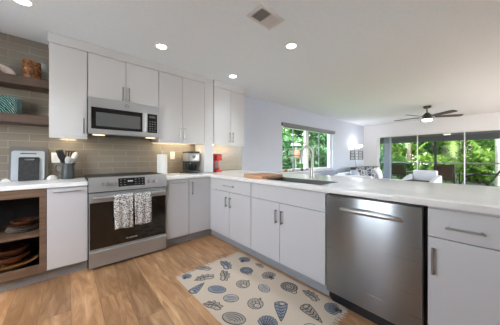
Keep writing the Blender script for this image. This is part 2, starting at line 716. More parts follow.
# ------------------------------------------------------------------ outside: lanai and garden
patio = noisy('patio_concrete', (.20, .19, .18), (.28, .27, .25), (3, 3, 3), .8)
lawn = noisy('lawn_grass', (.06, .17, .04), (.10, .24, .06), (5, 5, 5), .9)
soffit = mat('grey_soffit', (.115, .115, .125), .7)
MB().box(-12, 45, -25, 32, -.5, -.12).build('ground', lawn, kind='structure')
MB().box(XF + .2, 12.6, -4, 4.2, -.12, -.02).build('patio', patio, kind='structure')
MB().box(-9, 16, -22, YN - .2, -.12, -.02).box(-11, XL - .2, YN - .2, 7, -.12, -.02).build('bounce_terrace', noisy('bounce_terrace_stone', (.55, .54, .52), (.65, .64, .62), (3, 3, 3), .8), kind='structure')  # unseen pale paving added to bounce sunlight in through the added openings
MB().box(XF + .2, 12.75, -4.2, 4.4, 2.13, 2.33).build('lanai_ceiling', soffit, kind='structure')
MB().box(12.5, 12.7, -4.2, 4.4, 1.90, 2.13).build('lanai_beam', soffit, kind='structure')
MB().box(10.10, 10.34, 2.66, 2.88, -.02, 2.13, .01).build('lanai_column', mat('grey_blue_stucco', (.21, .245, .30), .8), kind='structure')

# ================================================================== DOWNLIGHTS AND VENT
dl = thing('recessed_downlight', 'x', 'ceiling light', (0, 0, CEIL), group='recessed ceiling downlights')
MB().lathe((0, 0, CEIL), [(.082, -.0005), (.082, -.004), (.056, -.007), (.052, -.002), (.052, -.0005)], 32, closed=True).build('trim_ring', white_plastic, dl, angle=60)
bb = MB()
bb.lathe((0, 0, CEIL), [(.0515, -.0015), (.0515, -.0035), (0.0, -.0035)], 28)
bb.build('lens', lens, dl)
sp_ = bpy.data.lights.new('bulb', 'SPOT')
sp_.energy = BULB
sp_.spot_size = R(100)
sp_.spot_blend = 1.0
sp_.shadow_soft_size = .05
sp_.color = (.80, .915, 1.0)
so = bpy.data.objects.new('bulb', sp_)
C.objects.link(so)
so.parent = dl
so.location = (0, 0, -.03)
DL = [(.815, 2.46, 'round white recessed downlight above the microwave and range'),
      (-.275, 2.49, 'round white recessed downlight above the open wooden shelves'),
      (1.92, 1.47, 'round white recessed downlight over the sink end of the peninsula'),
      (1.95, 2.62, 'round white recessed downlight in front of the corner wall cabinet'),
      (.815, .76, 'added round white recessed downlight over the floor, out of frame'),  # this and the lamps below are unseen, added to brighten the room
      (1.92, .0, 'added round white recessed downlight over the near end of the peninsula, out of frame'),
      (.3, -1.2, 'added round white recessed downlight, unseen behind the camera'),
      (4.2, -1.0, 'added round white recessed downlight, out of view in the living room behind the peninsula seats'),
      (7.6, -1.2, 'added round white recessed downlight, out of view in the living room near the sliding door')]
for i, (x, y, lab) in enumerate(DL):
    if i == 0:
        dl.location = (x, y, CEIL)
        dl['label'] = lab
    else:
        dup(dl, (x, y, CEIL), None, lab)

vt = thing('ceiling_vent', 'white square ceiling air vent with two banks of slats', 'vent', (1.362, 1.328, CEIL))
vent_white = mat('vent_white', (.62, .61, .59), .5)
b = MB()
x0, x1, y0, y1 = 1.212, 1.512, 1.232, 1.422
b.box(x0, x1, y0, y0 + .025, CEIL - .008, CEIL - .0005).box(x0, x1, y1 - .025, y1, CEIL - .008, CEIL - .0005)
b.box(x0, x0 + .03, y0 + .025, y1 - .025, CEIL - .008, CEIL - .0005).box(x1 - .03, x1, y0 + .025, y1 - .025, CEIL - .008, CEIL - .0005)
b.box(1.358, 1.366, y0 + .025, y1 - .025, CEIL - .008, CEIL - .0005)
b.build('frame', vent_white, vt)
MB().box(x0 + .03, x1 - .03, y0 + .025, y1 - .025, CEIL - .002, CEIL - .0006).build('duct_shade', duct_shade_mat, vt)  # near-black sheet stands for the shade inside the duct
for (xa, xb, sg) in ((1.242, 1.358, 1), (1.366, 1.482, -1)):
    b = MB()
    n = 8
    for i in range(n):
        x = xa + (xb - xa) * (i + .5) / n
        if sg > 0:
            b.obox((x, 1.327, CEIL - .006), (cos(R(75)), 0, sin(R(75))), (0, 1, 0), (-sin(R(75)), 0, cos(R(75))), .008, .138, .0012)
        else:
            b.obox((x, 1.327, CEIL - .0055), (cos(R(-22)), 0, sin(R(-22))), (0, 1, 0), (-sin(R(-22)), 0, cos(R(-22))), .0165, .138, .0012)
    b.build('slats', vent_white, vt)


# ================================================================== CABINETS
def pull_x(x0, x1, y, z):
    """bar pull along X on a front facing -Y"""
    b = MB()
    b.box(x0, x1, y - .032, y - .022, z - .006, z + .006, .002)
    for x in (x0 + .012, x1 - .012):
        b.box(x - .005, x + .005, y - .024, y + .001, z - .005, z + .005)
    return b


def pull_z(x, y, z0, z1):
    b = MB()
    b.box(x - .006, x + .006, y - .032, y - .022, z0, z1, .002)
    for z in (z0 + .012, z1 - .012):
        b.box(x - .005, x + .005, y - .024, y + .001, z - .005, z + .005)
    return b


def pull_py(x, y0, y1, z):
    """bar pull along Y on a front facing -X"""
    b = MB()
    b.box(x - .032, x - .022, y0, y1, z - .006, z + .006, .002)
    for y in (y0 + .012, y1 - .012):
        b.box(x - .024, x + .001, y - .005, y + .005, z - .005, z + .005)
    return b


def pull_pz(x, y, z0, z1):
    b = MB()
    b.box(x - .032, x - .022, y - .006, y + .006, z0, z1, .002)
    for z in (z0 + .012, z1 - .012):
        b.box(x - .024, x + .001, y - .005, y + .005, z - .005, z + .005)
    return b


UY = 2.942
GAP = .0018


def wall_cab(x0, x1, z0, z1, splits, handles, label):
    t = thing('wall_cabinet', label, 'cabinet', (x0, 3.26, z0), group='white wall cabinets')
    MB().box(x0, x1, UY + .021, 3.265, z0, z1, .001).build('body', white_cab, t)
    xs_ = [x0] + splits + [x1]
    for i in range(len(xs_) - 1):
        d = MB().box(xs_[i] + GAP, xs_[i + 1] - GAP, UY, UY + .02, z0 + .002, z1 - .002, .0015).build('door', white_cab, t)
        hx, ha, hb = handles[i]
        pull_z(hx, UY, ha, hb).build('handle', pull_metal, d)
    return t


c1 = wall_cab(-.138, .170, 1.385, 2.335, [], [(.140, 1.42, 1.59)], 'narrow tall white wall cabinet beside the open wooden shelves')
c2 = wall_cab(.174, .934, 1.842, 2.335, [.547], [(.513, 1.850, 2.015), (.581, 1.850, 2.015)], 'short two-door white wall cabinet above the microwave')
c3 = wall_cab(.938, 1.612, 1.385, 2.335, [1.268], [(1.240, 1.42, 1.59), (1.300, 1.42, 1.59)], 'tall two-door white wall cabinet over the paper towels and coffee maker')
c4 = wall_cab(1.803, 2.450, 1.385, 2.325, [2.145], [(2.117, 1.42, 1.59), (2.180, 1.42, 1.59)], 'tall two-door white wall cabinet over the red coffee brewer')
# light rails and the glowing strips under the cabinets
for t, x0, x1, s0, s1 in ((c1, -.138, .170, -.06, .09), (c3, .938, 1.612, 1.0, 1.56), (c4, 1.803, 2.45, 1.9, 2.35)):
    b = MB()
    b.box(x0, x1, UY - .004, UY + .014, 1.360, 1.3845, .002)
    b.build('light_rail', white_cab, t)
    MB().box(s0, s1, 3.10, 3.13, 1.374, 1.3845, .001).build('light_strip', strip_glow, t)
# filler between cabinet and wall end, crown up to the ceiling
MB().box(1.614, 1.6345, UY + .012, UY + .03, 1.36, 2.335).build('trim_1', white_cab, kind='structure')
b = MB()
b.prism([(UY - .004, 2.337), (UY - .022, CEIL - .001), (3.26, CEIL - .001), (3.26, 2.337)], 'x', -.148, 1.634)
b.build('trim_2', white_cab, kind='structure')
b = MB()
b.prism([(UY - .004, 2.327), (UY - .022, CEIL - .001), (3.26, CEIL - .001), (3.26, 2.327)], 'x', 1.8015, 2.468)
b.build('trim_3', white_cab, kind='structure')

BY = 2.664     # fronts of the base cabinets on the long wall
PX = 1.571     # fronts of the peninsula
BT = .875      # top of bases


def base_back(x0, x1, label):
    t = thing('base_cabinet', label, 'cabinet', (x0, 3.2, 0), group='white base cabinets')
    MB().box(x0, x1, BY + .021, 3.26, .112, BT, .001).build('body', white_cab, t)
    MB().box(x0, x1, BY + .085, BY + .10, 0, .111).build('toe_kick', toe_grey, t)
    return t


t = base_back(-.140, .158, 'white base cabinet with a top pull, standing left of the range')
d = MB().box(-.140 + GAP, .158 - GAP, BY, BY + .02, .118, .868, .0015).build('door', white_cab, t)
pull_x(-.095, .105, BY, .832).build('handle', chrome, d)
t = base_back(.942, 1.240, 'white base cabinet with a top pull, standing right of the range')
d = MB().box(.942 + GAP, 1.240 - GAP, BY, BY + .02, .118, .868, .0015).build('door', white_cab, t)
pull_x(1.005, 1.195, BY, .832).build('handle', chrome, d)
t = base_back(1.243, 1.546, 'white base cabinet with an upright pull under the coffee maker')
d = MB().box(1.243 + GAP, 1.546 - GAP, BY, BY + .02, .118, .868, .0015).build('door', white_cab, t)
pull_z(1.287, BY, .655, .83).build('handle', pull_metal, d)
t = thing('corner_cabinet', 'white blind filler cabinet in the inside corner of the counters', 'cabinet', (1.9, 3.0, 0))
MB().box(1.577, 2.18, 2.592, 3.26, .112, BT, .001).box(1.5475, 1.577, BY + .004, BY + .03, .112, BT).build('body', white_cab, t)
MB().box(1.5475, 1.655, BY + .085, BY + .10, 0, .111).box(1.640, 1.655, 2.592, BY + .085, 0, .111).build('toe_kick', toe_grey, t)


def base_pen(y0, y1, label, hollow=False):
    t = thing('base_cabinet', label, 'cabinet', (1.9, y0, 0), group='white base cabinets')
    b = MB()
    if hollow:
        b.box(PX + .021, 2.18, y0, y0 + .018, .112, BT).box(PX + .021, 2.18, y1 - .018, y1, .112, BT)
        b.box(2.162, 2.18, y0 + .018, y1 - .018, .112, BT).box(PX + .021, 2.162, y0 + .018, y1 - .018, .112, .13)
        b.box(PX + .021, PX + .035, y0 + .018, y1 - .018, .69, BT)
    else:
        b.box(PX + .021, 2.18, y0, y1, .112, BT, .001)
    b.build('body', white_cab, t)
    MB().box(1.640, 1.655, y0, y1, 0, .111).build('toe_kick', toe_grey, t)
    return t


def front_p(t, name, y0, y1, z0, z1):
    return MB().box(PX, PX + .02, y0 + GAP, y1 - GAP, z0, z1, .0015).build(name, white_cab, t)


t = base_pen(1.772, 2.588, 'white base cabinet with drawer and two doors nearest the inside corner')
d = front_p(t, 'drawer', 1.772, 2.588, .712, .862)
pull_py(PX, 2.09, 2.31, .788).build('handle', chrome, d)
for y0, y1, hy in ((2.19, 2.588, 2.245), (1.772, 2.19, 2.155)):
    d = front_p(t, 'door', y0, y1, .118, .706)
    pull_pz(PX, hy, .515, .645).build('handle', pull_metal, d)
t = base_pen(.860, 1.768, 'wide white sink cabinet with a plain top panel and two doors', True)
front_p(t, 'false_drawer', .860, 1.768, .712, .862)
for y0, y1, hy in ((1.345, 1.768, 1.382), (.860, 1.345, 1.312)):
    d = front_p(t, 'door', y0, y1, .118, .706)
    pull_pz(PX, hy, .505, .64).build('handle', pull_metal, d)
t = base_pen(-.090, .226, 'white base cabinet with drawer and door beside the dishwasher')
d = front_p(t, 'drawer', -.090, .226, .704, .862)
pull_py(PX, .001, .147, .77).build('handle', chrome, d)
d = front_p(t, 'door', -.090, .226, .118, .698)
pull_pz(PX, .200, .495, .645).build('handle', pull_metal, d)

# open walnut cabinet
t = thing('open_cabinet', 'open walnut cubby cabinet with two shelves of wooden plates', 'cabinet', (-.7, 3.2, 0))
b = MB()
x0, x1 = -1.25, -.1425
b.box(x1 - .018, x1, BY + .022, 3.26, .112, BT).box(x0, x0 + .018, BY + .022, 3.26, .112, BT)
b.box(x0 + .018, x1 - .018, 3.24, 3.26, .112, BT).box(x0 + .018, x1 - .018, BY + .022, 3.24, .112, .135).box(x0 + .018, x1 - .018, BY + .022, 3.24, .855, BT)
cab_shade = noisy('walnut_inside_shade', (.010, .008, .007), (.016, .012, .010), (4, 50, 50), .6)  # near-black tone paints in the shade inside the cubby
b.build('carcass', cab_shade, t)
b = MB()
b.box(x1 - .044, x1, BY, BY + .022, .112, BT, .001).box(x0, x0 + .044, BY, BY + .022, .112, BT, .001)
b.box(x0 + .044, x1 - .044, BY, BY + .022, .112, .185, .001).box(x0 + .044, x1 - .044, BY, BY + .022, .80, BT, .001)
b.build('face_frame', walnut, t)
MB().box(x0 + .019, x1 - .019, BY + .05, 3.239, .432, .456, .001).build('shelf', walnut, t)
MB().box(x0, x1, BY + .085, BY + .10, 0, .111).build('toe_kick', toe_grey, t)
SHELF_TOP, FLOOR_TOP = .4565, .1355
wood_red = noisy('red_brown_wood', (.10, .038, .02), (.19, .075, .035), (30, 30, 30), .35, detail=4)
wood_amber = noisy('amber_wood', (.28, .12, .045), (.50, .26, .10), (12, 12, 30), .3, detail=4)


def plate(c, r, h, m, label, oval=1.0, name='plate', cat='plate', group=None):
    t = MB()
    t.lathe((0, 0, 0), [(0, 0), (r * .62, 0), (r * .95, h * .7), (r, h), (r * .93, h), (r * .6, h * .35), (0, h * .3)], 32)
    o = t.build(name, m, angle=50)
    o.location = c
    o.scale = (1, oval, 1)
    return tag(o, label, cat, group)


stoneware = mat('cream_stoneware', (.40, .36, .31), .35)
z = SHELF_TOP
px_ = -.315
g = 'plates stacked on the cubby shelf'
plate((px_, 2.95, z), .118, .018, stoneware, 'wide cream plate at the bottom of the stack on the cubby shelf', group=g)
plate((px_, 2.95, z + .0185), .113, .018, stoneware, 'wide cream plate in the middle of the stack on the cubby shelf', group=g)
plate((px_, 2.95, z + .037), .106, .022, wood_red, 'red brown wooden plate resting on the cream plates', group=g)
plate((px_ + .008, 2.95, z + .0595), .094, .040, wood_red, 'small red brown wooden dish topping the stack on the cubby shelf', group=g)
z = FLOOR_TOP
plate((-.385, 2.92, z), .175, .050, wood_amber, 'wide amber wooden tray on the floor of the cubby cabinet', .85, 'wooden_tray', 'tray')
plate((-.40, 2.95, z + .051), .135, .06, wood_red, 'dark wooden bowl sitting on the amber tray', .9, 'wooden_bowl', 'bowl')
plate((-.385, 2.95, z + .1115), .11, .06, wood_red, 'small dark wooden bowl on top of the other bowl', .9, 'wooden_bowl', 'bowl')
b = MB()
b.lathe((0, 0, 0), [(0, 0), (.035, 0), (.04, .06), (.05, .15), (.046, .15), (.036, .06), (0, .05)], 24)
o = b.build('vase', mat('dark_glass', (.03, .035, .02), .15), angle=50)
o.location = (-.60, 2.93, SHELF_TOP)
tag(o, 'dark glass vase beside the plates on the cubby shelf', 'vase')

# ------------------------------------------------------------------ counters
b = MB().box(XL + .002, .157, 2.639, 3.264, .877, .914, .003)
tag(b.build('countertop', quartz), 'white quartz countertop carrying the leaning boards, left of range', 'countertop')
xs_ = [.938, 1.546, 1.635, 1.663, 1.801, 2.03, 2.655, 2.67]
ys_ = [-.16, .96, 1.72, 2.639, 2.953, 3.266]


def cin(x, y):
    if y > 2.639:
        if 1.635 < x < 1.801 and y > 2.953:
            return False
        return True
    if x < 1.546:
        return False
    return not (1.663 < x < 2.03 and .96 < y < 1.72)


b = MB().cells(xs_, ys_, cin, .877, .914, .003)
tag(b.build('countertop', quartz), 'long white quartz countertop of the peninsula with the sink cutout', 'countertop')

# ------------------------------------------------------------------ sink and faucet
t = thing('sink', 'stainless steel sink set into the white peninsula counter', 'sink', (1.85, 1.34, .87))
b = MB()
x0, x1, y0, y1, zb = 1.6640, 2.0290, .9610, 1.7190, .70
b.box(x0, x1, y0, y1, zb - .004, zb)
b.box(x0, x0 + .006, y0, y1, zb, .9120).box(x1 - .006, x1, y0, y1, zb, .9120).box(x0 + .006, x1 - .006, y0, y0 + .006, zb, .9120).box(x0 + .006, x1 - .006, y1 - .006, y1, zb, .9120)
b.build('basin', steel_sink, t)
MB().lathe((1.85, 1.34, zb), [(.045, .0005), (.045, .004), (.03, .003), (0, .002)], 24).build('drain', chrome, t)

fx, fy = 2.125, 1.330
t = thing('faucet', 'tall brushed steel gooseneck faucet standing behind the sink', 'faucet', (fx, fy, .914))
b = MB()
b.lathe((fx, fy, .914), [(0, .0), (.030, .0), (.030, .006), (.024, .012), (.022, .10), (.019, .115), (0, .115)], 24)
b.build('base', chrome, t)
pts = [(fx, fy, 1.02), (fx, fy, 1.155)]
rr = .102
for i in range(15):
    a = pi * i / 14
    pts.append((fx - rr + rr * cos(a), fy, 1.178 + rr * sin(a)))
pts.append((fx - 2 * rr - .003, fy, 1.165))
MB().tube(pts, .0155, 14).build('gooseneck', chrome, t)
MB().tube([(fx - 2 * rr - .003, fy, 1.168), (fx - 2 * rr - .006, fy, 1.14), (fx - 2 * rr - .009, fy, 1.09)], [.0175, .020, .0215], 16).build('spray_head', chrome, t)
h = MB().tube([(fx, fy - .015, .985), (fx + .01, fy - .05, .99)], [.014, .012], 12).tube([(fx + .01, fy - .05, .99), (fx + .02, fy - .115, 1.0)], [.007, .006], 10)
h.build('lever', chrome, t)

# cutting board over the end of the sink
t = MB()
t.box(-.18, .18, -.16, .16, 0, .042, .004, 2)
o = t.build('cutting_board', maple)
o.location = (1.80, 1.80, .9145)
tag(o, 'thick orange butcher block cutting board lying across the sink end', 'cutting board')

# ================================================================== RANGE
rx0, rx1 = .163, .933
t = thing('range', 'stainless slide-in electric range with black oven door glass', 'range', (.548, 3.0, 0))
b = MB()
b.box(rx0, rx1, 2.705, 3.255, .03, .914, .002)
b.box(rx0, rx1, 2.668, 2.705, .03, .795, .002)
b.box(rx0 + .02, rx1 - .02, 2.72, 3.2, .0, .03)
b.build('body', mat('dark_grey_enamel', (.07, .07, .072), .5), t)
MB().box(rx0 - .003, rx1 + .003, 2.702, 3.262, .9155, .9475, .003).build('cooktop', mat('matte_black_cooktop', (.008, .008, .009), .3, 0, Specular_IOR_Level=.06), t)
for (cx, cy, r) in ((.36, 2.87, .105), (.74, 2.87, .09), (.36, 3.11, .08), (.74, 3.11, .10)):
    b = MB().lathe((cx, cy, .9475), [(r, .0002), (r, .0006), (r - .004, .0006), (r - .004, .0002)], 40, closed=True)
    b.build('burner_ring', mat('burner_grey', (.12, .12, .12), .4), t)
# slanted control panel
cp = MB().prism([(2.632, .800), (2.632, .812), (2.652, .944), (2.665, .948), (2.70, .948), (2.70, .800)], 'x', rx0, rx1).build('control_panel', steel_range, t)
nrm = Vector((0, -.132, .020)).normalized()
up = Vector((0, .020, .132)).normalized()
mid = Vector((0, 2.642, .878))


def onp(x, u, n=0.0):
    return Vector((x, mid.y, mid.z)) + up * u + nrm * n


b = MB()
b.obox(onp(.553, .006, .001), (1, 0, 0), up, nrm, .265, .092, .003)
b.build('display', black_gloss, cp)
glow_txt = mat('display_marks', (.45, .5, .55), .4)
for i in range(7):
    for j in range(3):
        if 2 <= i <= 3:
            continue
        MB().obox(onp(.445 + i * .036, -.022 + j * .028, .003), (1, 0, 0), up, nrm, .012, .004, .001).build('key', glow_txt, cp)
MB().obox(onp(.535, .016, .003), (1, 0, 0), up, nrm, .05, .014, .001).build('clock', glow_txt, cp)
for x in (.297, .362, .733, .805):
    k = MB()
    p0, p1, p2 = onp(x, -.002, .0005), onp(x, -.002, .006), onp(x, -.002, .032)
    k.tube([p0, p1], [.026, .026], 20).tube([p1, p2], [.021, .018], 20)
    k.obox(onp(x, -.002, .033), (1, 0, 0), up, nrm, .006, .034, .003)
    k.build('knob', mat('polished_steel', (.60, .60, .60), .32, 1.0), cp)
# oven door
d = MB()
d.box(rx0 + .003, rx1 - .003, 2.640, 2.666, .690, .790, .003).box(rx0 + .003, rx1 - .003, 2.640, 2.666, .200, .214, .002)
d.box(rx0 + .003, rx0 + .010, 2.640, 2.666, .214, .690).box(rx1 - .010, rx1 - .003, 2.640, 2.666, .214, .690)
od = d.build('oven_door', steel_range, t)
MB().box(rx0 + .010, rx1 - .010, 2.641, 2.664, .2142, .6898).build('oven_glass', oven_glass, od)
b = MB()
b.tube([(rx0 + .03, 2.592, .742), (rx1 - .03, 2.592, .742)], .0145, 14)
for x in (rx0 + .055, rx1 - .055):
    b.box(x - .014, x + .014, 2.592, 2.6405, .732, .752, .003)
b.build('oven_handle', mat('polished_steel', (.60, .60, .60), .32, 1.0), od)
text('brand_lettering', 'FRIGIDAIRE', .022, (.548, 2.6405, .262), (pi / 2, 0, 0), mat('grey_lettering', (.45, .45, .46), .4), od)
dr = MB().prism([(2.640, .028), (2.640, .150), (2.630, .185), (2.640, .195), (2.666, .195), (2.666, .028)], 'x', rx0 + .003, rx1 - .003).build('storage_drawer', steel_range, t)


# towels over the oven handle
def towel_mat():
    m = mat('speckled_towel', (.75, .73, .70), .9)
    N, L, b = nodes(m)
    tc = N.new('ShaderNodeTexCoord')
    v = N.new('ShaderNodeTexVoronoi')
    v.inputs['Scale'].default_value = 100
    v.inputs['Randomness'].default_value = .9
    n = N.new('ShaderNodeTexNoise')
    n.inputs['Scale'].default_value = 90
    ad = N.new('ShaderNodeMath')
    ad.operation = 'MULTIPLY_ADD'
    ad.inputs[1].default_value = .35
    cr = N.new('ShaderNodeValToRGB')
    cr.color_ramp.interpolation = 'LINEAR'
    e = cr.color_ramp.elements
    e[0].position, e[0].color = .60, (.035, .033, .033, 1)
    e[1].position, e[1].color = .68, (.72, .70, .67, 1)
    L.new(tc.outputs['Object'], v.inputs['Vector'])
    L.new(tc.outputs['Object'], n.inputs['Vector'])
    L.new(n.outputs['Fac'], ad.inputs[0])
    L.new(v.outputs['Distance'], ad.inputs[2])
    L.new(ad.outputs[0], cr.inputs[0])
    L.new(cr.outputs[0], b.inputs['Base Color'])
    return m


tw = towel_mat()


def towel(x0, x1, zf, zb, ph, label):
    b = MB()
    y0, z0, r = 2.592, .742, .0175
    path = [(y0 + r + .004, zb)]
    for i in range(4):
        path.append((y0 + r + .004 - .001 * i, zb + (z0 - zb) * (i + 1) / 5))
    for i in range(9):
        a = pi * i / 8
        path.append((y0 + r * cos(a), z0 + r * sin(a)))
    n = 14
    for i in range(n):
        path.append((y0 - r, z0 + (zf - z0) * (i + 1) / n))
    m = len(path) - 1

    def fn(u, v):
        k = v * m
        i = min(int(k), m - 1)
        f = k - i
        y = path[i][0] * (1 - f) + path[i + 1][0] * f
        z = path[i][1] * (1 - f) + path[i + 1][1] * f
        drop = max(0, z0 - z)
        s = -1 if y < y0 else .25
        y += s * (abs(sin(u * 7 + ph)) * .012 + .003) * min(1, drop * 6)
        w = 1 - .05 * min(1, drop * 3)
        x = (x0 + x1) / 2 + (u - .5) * (x1 - x0) * w
        return (x, y, z + .006 * sin(u * 5 + ph) * (drop > .3))
    b.grid(fn, 18, m)
    o = b.build('dish_towel', tw, angle=180)
    sm = o.modifiers.new('thick', 'SOLIDIFY')
    sm.thickness = .004
    sm.offset = 0
    return tag(o, label, 'towel', 'speckled towels on the oven handle')


towel(.372, .550, .400, .52, .3, 'black speckled white dish towel hanging toward the left knobs')
towel(.562, .740, .412, .54, 2.0, 'black speckled white dish towel hanging toward the right knobs')

# ================================================================== MICROWAVE
mx0, mx1, my = .176, .932, 2.900
t = thing('microwave', 'stainless over-the-range microwave with black door window', 'microwave', (.55, 3.1, 1.42))
MB().box(mx0, mx1, my + .022, 3.26, 1.425, 1.838, .002).build('body', steel_range, t)
fr = MB()
fr.box(mx0, mx1, my, my + .021, 1.725, 1.838, .003).box(mx0, mx1, my, my + .021, 1.425, 1.482, .003)
fr.box(mx0, mx0 + .026, my, my + .021, 1.482, 1.725, .001).box(mx1 - .028, mx1, my, my + .021, 1.482, 1.725, .001)
fr.box(.725, .785, my, my + .021, 1.482, 1.725, .001)
fr.build('front_frame', steel_range, t)
dd = MB().box(mx0 + .026, .725, my + .001, my + .020, 1.482, 1.725).build('door', black_gloss, t)
MB().box(.245, .700, my - .0005, my + .001, 1.515, 1.672).build('window', mat('grey_mesh_window', (.10, .105, .11), .25), dd)
b = MB()
b.tube([(.752, my - .032, 1.49), (.752, my - .032, 1.72)], .012, 12)
for z in (1.505, 1.705):
    b.box(.744, .760, my - .030, my + .001, z - .008, z + .008)
b.build('door_handle', mat('polished_steel', (.60, .60, .60), .32, 1.0), dd)
kp = MB().box(.785, mx1 - .028, my + .001, my + .020, 1.482, 1.725).build('keypad', black_gloss, t)
for i in range(3):
    for j in range(5):
        MB().box(.806 + i * .030, .824 + i * .030, my, my + .001, 1.50 + j * .03, 1.508 + j * .03).build('key', mat('key_grey', (.22, .22, .23), .5), kp)
MB().box(.806, .884, my, my + .001, 1.672, 1.70).build('display', mat('microwave_display', (.10, .12, .13), .2), kp)
em = MB().lathe((.553, my, 1.782), [(.0, -.003), (.029, -.003), (.031, -.0005), (.031, .0)], 28, axis='y').build('emblem', mat('polished_steel', (.60, .60, .60), .32, 1.0), t)
MB().lathe((.553, my - .003, 1.782), [(.0245, -.0008), (.0245, .0002), (.0205, .0002), (.0205, -.0008)], 28, axis='y', closed=True).build('ring', black_plastic, em)
text('monogram', 'GE', .026, (.553, my - .0035, 1.782), (pi / 2, 0, 0), black_plastic, em, .0003)
b = MB()
b.box(mx0 + .02, mx1 - .02, my + .06, 3.2, 1.418, 1.4255)
b.build('vent_panel', mat('dark_vent', (.05, .05, .052), .5), t)
for x0, x1 in ((.22, .33), (.78, .89)):
    MB().box(x0, x1, my + .03, my + .09, 1.4145, 1.419).build('task_light', task_glow, t)

# ================================================================== DISHWASHER
dy0, dy1, dx = .244, .843, 1.553
t = thing('dishwasher', 'stainless steel dishwasher with a bowed bar handle under the counter', 'dishwasher', (1.85, .54, 0))
MB().box(PX + .03, 2.15, dy0, dy1, .03, .868).box(PX + .04, 2.1, dy0 + .02, dy1 - .02, 0, .03).build('tub', black_plastic, t)
dp = MB().box(dx, PX + .028, dy0 + .002, dy1 - .002, .100, .862, .004, 2).build('door', steel_dw, t)
b = MB()
n = 16


def bow(u, v):
    y = .735 - u * .397
    k = 4 * u * (1 - u)
    out = .004 + .030 * k ** .6
    a = -pi / 2 + pi * v
    return (dx - out * max(0, cos(a)) ** .7 - .0003, y, .772 + .006 * k - .006 + .021 * sin(a) * (.55 + .45 * k))


b.grid(bow, n, 8)
b.build('handle', mat('polished_steel', (.60, .60, .60), .32, 1.0), dp, angle=70)
MB().box(1.625, 1.64, dy0, dy1, 0, .098).build('toe_kick', black_plastic, t)

# ================================================================== OPEN SHELVES + WHAT STANDS ON THEM
for (z0, z1, lab, ang) in ((1.876, 1.962, 'upper dark walnut floating shelf carrying the shell dish and burl box', 0), (1.500, 1.585, 'lower dark walnut floating shelf carrying the teal glass vase', 0)):
    b = MB().box(-1.4, -.140, 3.03, 3.266, z0, z1, .003)
    tag(b.build('floating_shelf', walnut_shelf), lab, 'shelf', 'walnut floating shelves')
# fan shell dish leaning on the wall
b = MB()
n = 28
for i in range(n):
    a0, a1 = pi * i / n, pi * (i + 1) / n
    for r0, r1 in ((0, .06), (.06, .115)):
        def q(r, a):
            return (-.50 + r * cos(a) * 1.0, 3.19 - .0 - .02 * (r / .115) ** 2 - .004 * (i % 2) * (r > .05), 1.964 + r * sin(a) * 1.0)
        b.mi = 0
        b.face([q(r0, a0), q(r1, a0), q(r1, a1), q(r0, a1)] if r0 else [q(0, a0), q(r1, a0), q(r1, a1)])
o = b.build('shell_dish', [mat('blush_ceramic', (.78, .68, .62), .4)], angle=60)
sm = o.modifiers.new('thick', 'SOLIDIFY')
sm.thickness = .008
sm.offset = 0
tag(o, 'pale pink fan shaped shell standing on the upper walnut shelf', 'shell')
b = MB()
for i in range(9):
    a = pi * (.15 + .7 * i / 8)
    b.tube([(-.50 + .0 * cos(a), 3.158, 1.976), (-.50 + .03 * cos(a), 3.156, 1.976 + .03 * sin(a)), (-.50 + .05 * cos(a + .1), 3.157, 1.972 + .05 * sin(a))], [.008, .005, .002], 6)
b.ball((-.50, 3.155, 1.9775), (.045, .02, .013), 12, 8)
tag(b.build('sea_fan', mat('brown_coral', (.17, .08, .05), .6)), 'small brown coral sprig in front of the pink shell', 'coral')
burl = noisy('amber_burl', (.055, .018, .006), (.38, .14, .035), (38, 38, 38), .22, detail=5, lo=.36, hi=.66)
t = thing('burl_box', 'speckled amber burl wood box on the upper walnut shelf', 'box', (-.27, 3.17, 1.962))
b = MB()
b.prism([(-.345, 3.135), (-.285, 3.105), (-.205, 3.16), (-.27, 3.21)], 'z', 1.9625, 2.165, .004)
b.build('body', burl, t)
b = MB()
b.ball((-.3165, 3.119, 2.075), (.012, .008, .012), 12, 8)
b.build('knob', mat('gold_knob', (.75, .62, .30), .3, .6), t)
# teal vase
teal = mat('teal_glass', (.02, .10, .10), .12)
N_, L_, B_ = nodes(teal)
tc_ = N_.new('ShaderNodeTexCoord')
wv = N_.new('ShaderNodeTexWave')
wv.bands_direction = 'DIAGONAL'
wv.inputs['Scale'].default_value = 26
wv.inputs['Distortion'].default_value = 5
cr_ = N_.new('ShaderNodeValToRGB')
e_ = cr_.color_ramp.elements
e_[0].position, e_[0].color = .58, (.008, .05, .05, 1)
e_[1].position, e_[1].color = .95, (.22, .38, .36, 1)
L_.new(tc_.outputs['Object'], wv.inputs['Vector'])
L_.new(wv.outputs['Fac'], cr_.inputs[0])
L_.new(cr_.outputs[0], B_.inputs['Base Color'])
b = MB()


def vase(u, v):
    a = 2 * pi * u
    prof = [(.02, 0), (.115, 0), (.128, .05), (.132, .12), (.130, .165), (.120, .165), (.118, .10), (.02, .03)]
    k = v * (len(prof) - 1)
    i = min(int(k), len(prof) - 2)
    f = k - i
    r = prof[i][0] * (1 - f) + prof[i + 1][0] * f
    h_ = prof[i][1] * (1 - f) + prof[i + 1][1] * f
    r *= 1 + .03 * sin(5 * a)
    return (r * cos(a), .62 * r * sin(a), h_)


b.grid(vase, 40, 14)
bmesh.ops.remove_doubles(b.bm, verts=b.bm.verts[:], dist=1e-5)
o = b.build('glass_vase', teal, angle=60)
o.location = (-.475, 3.14, 1.5855)
tag(o, 'wide teal glass vase with pale streaks on the lower walnut shelf', 'vase')


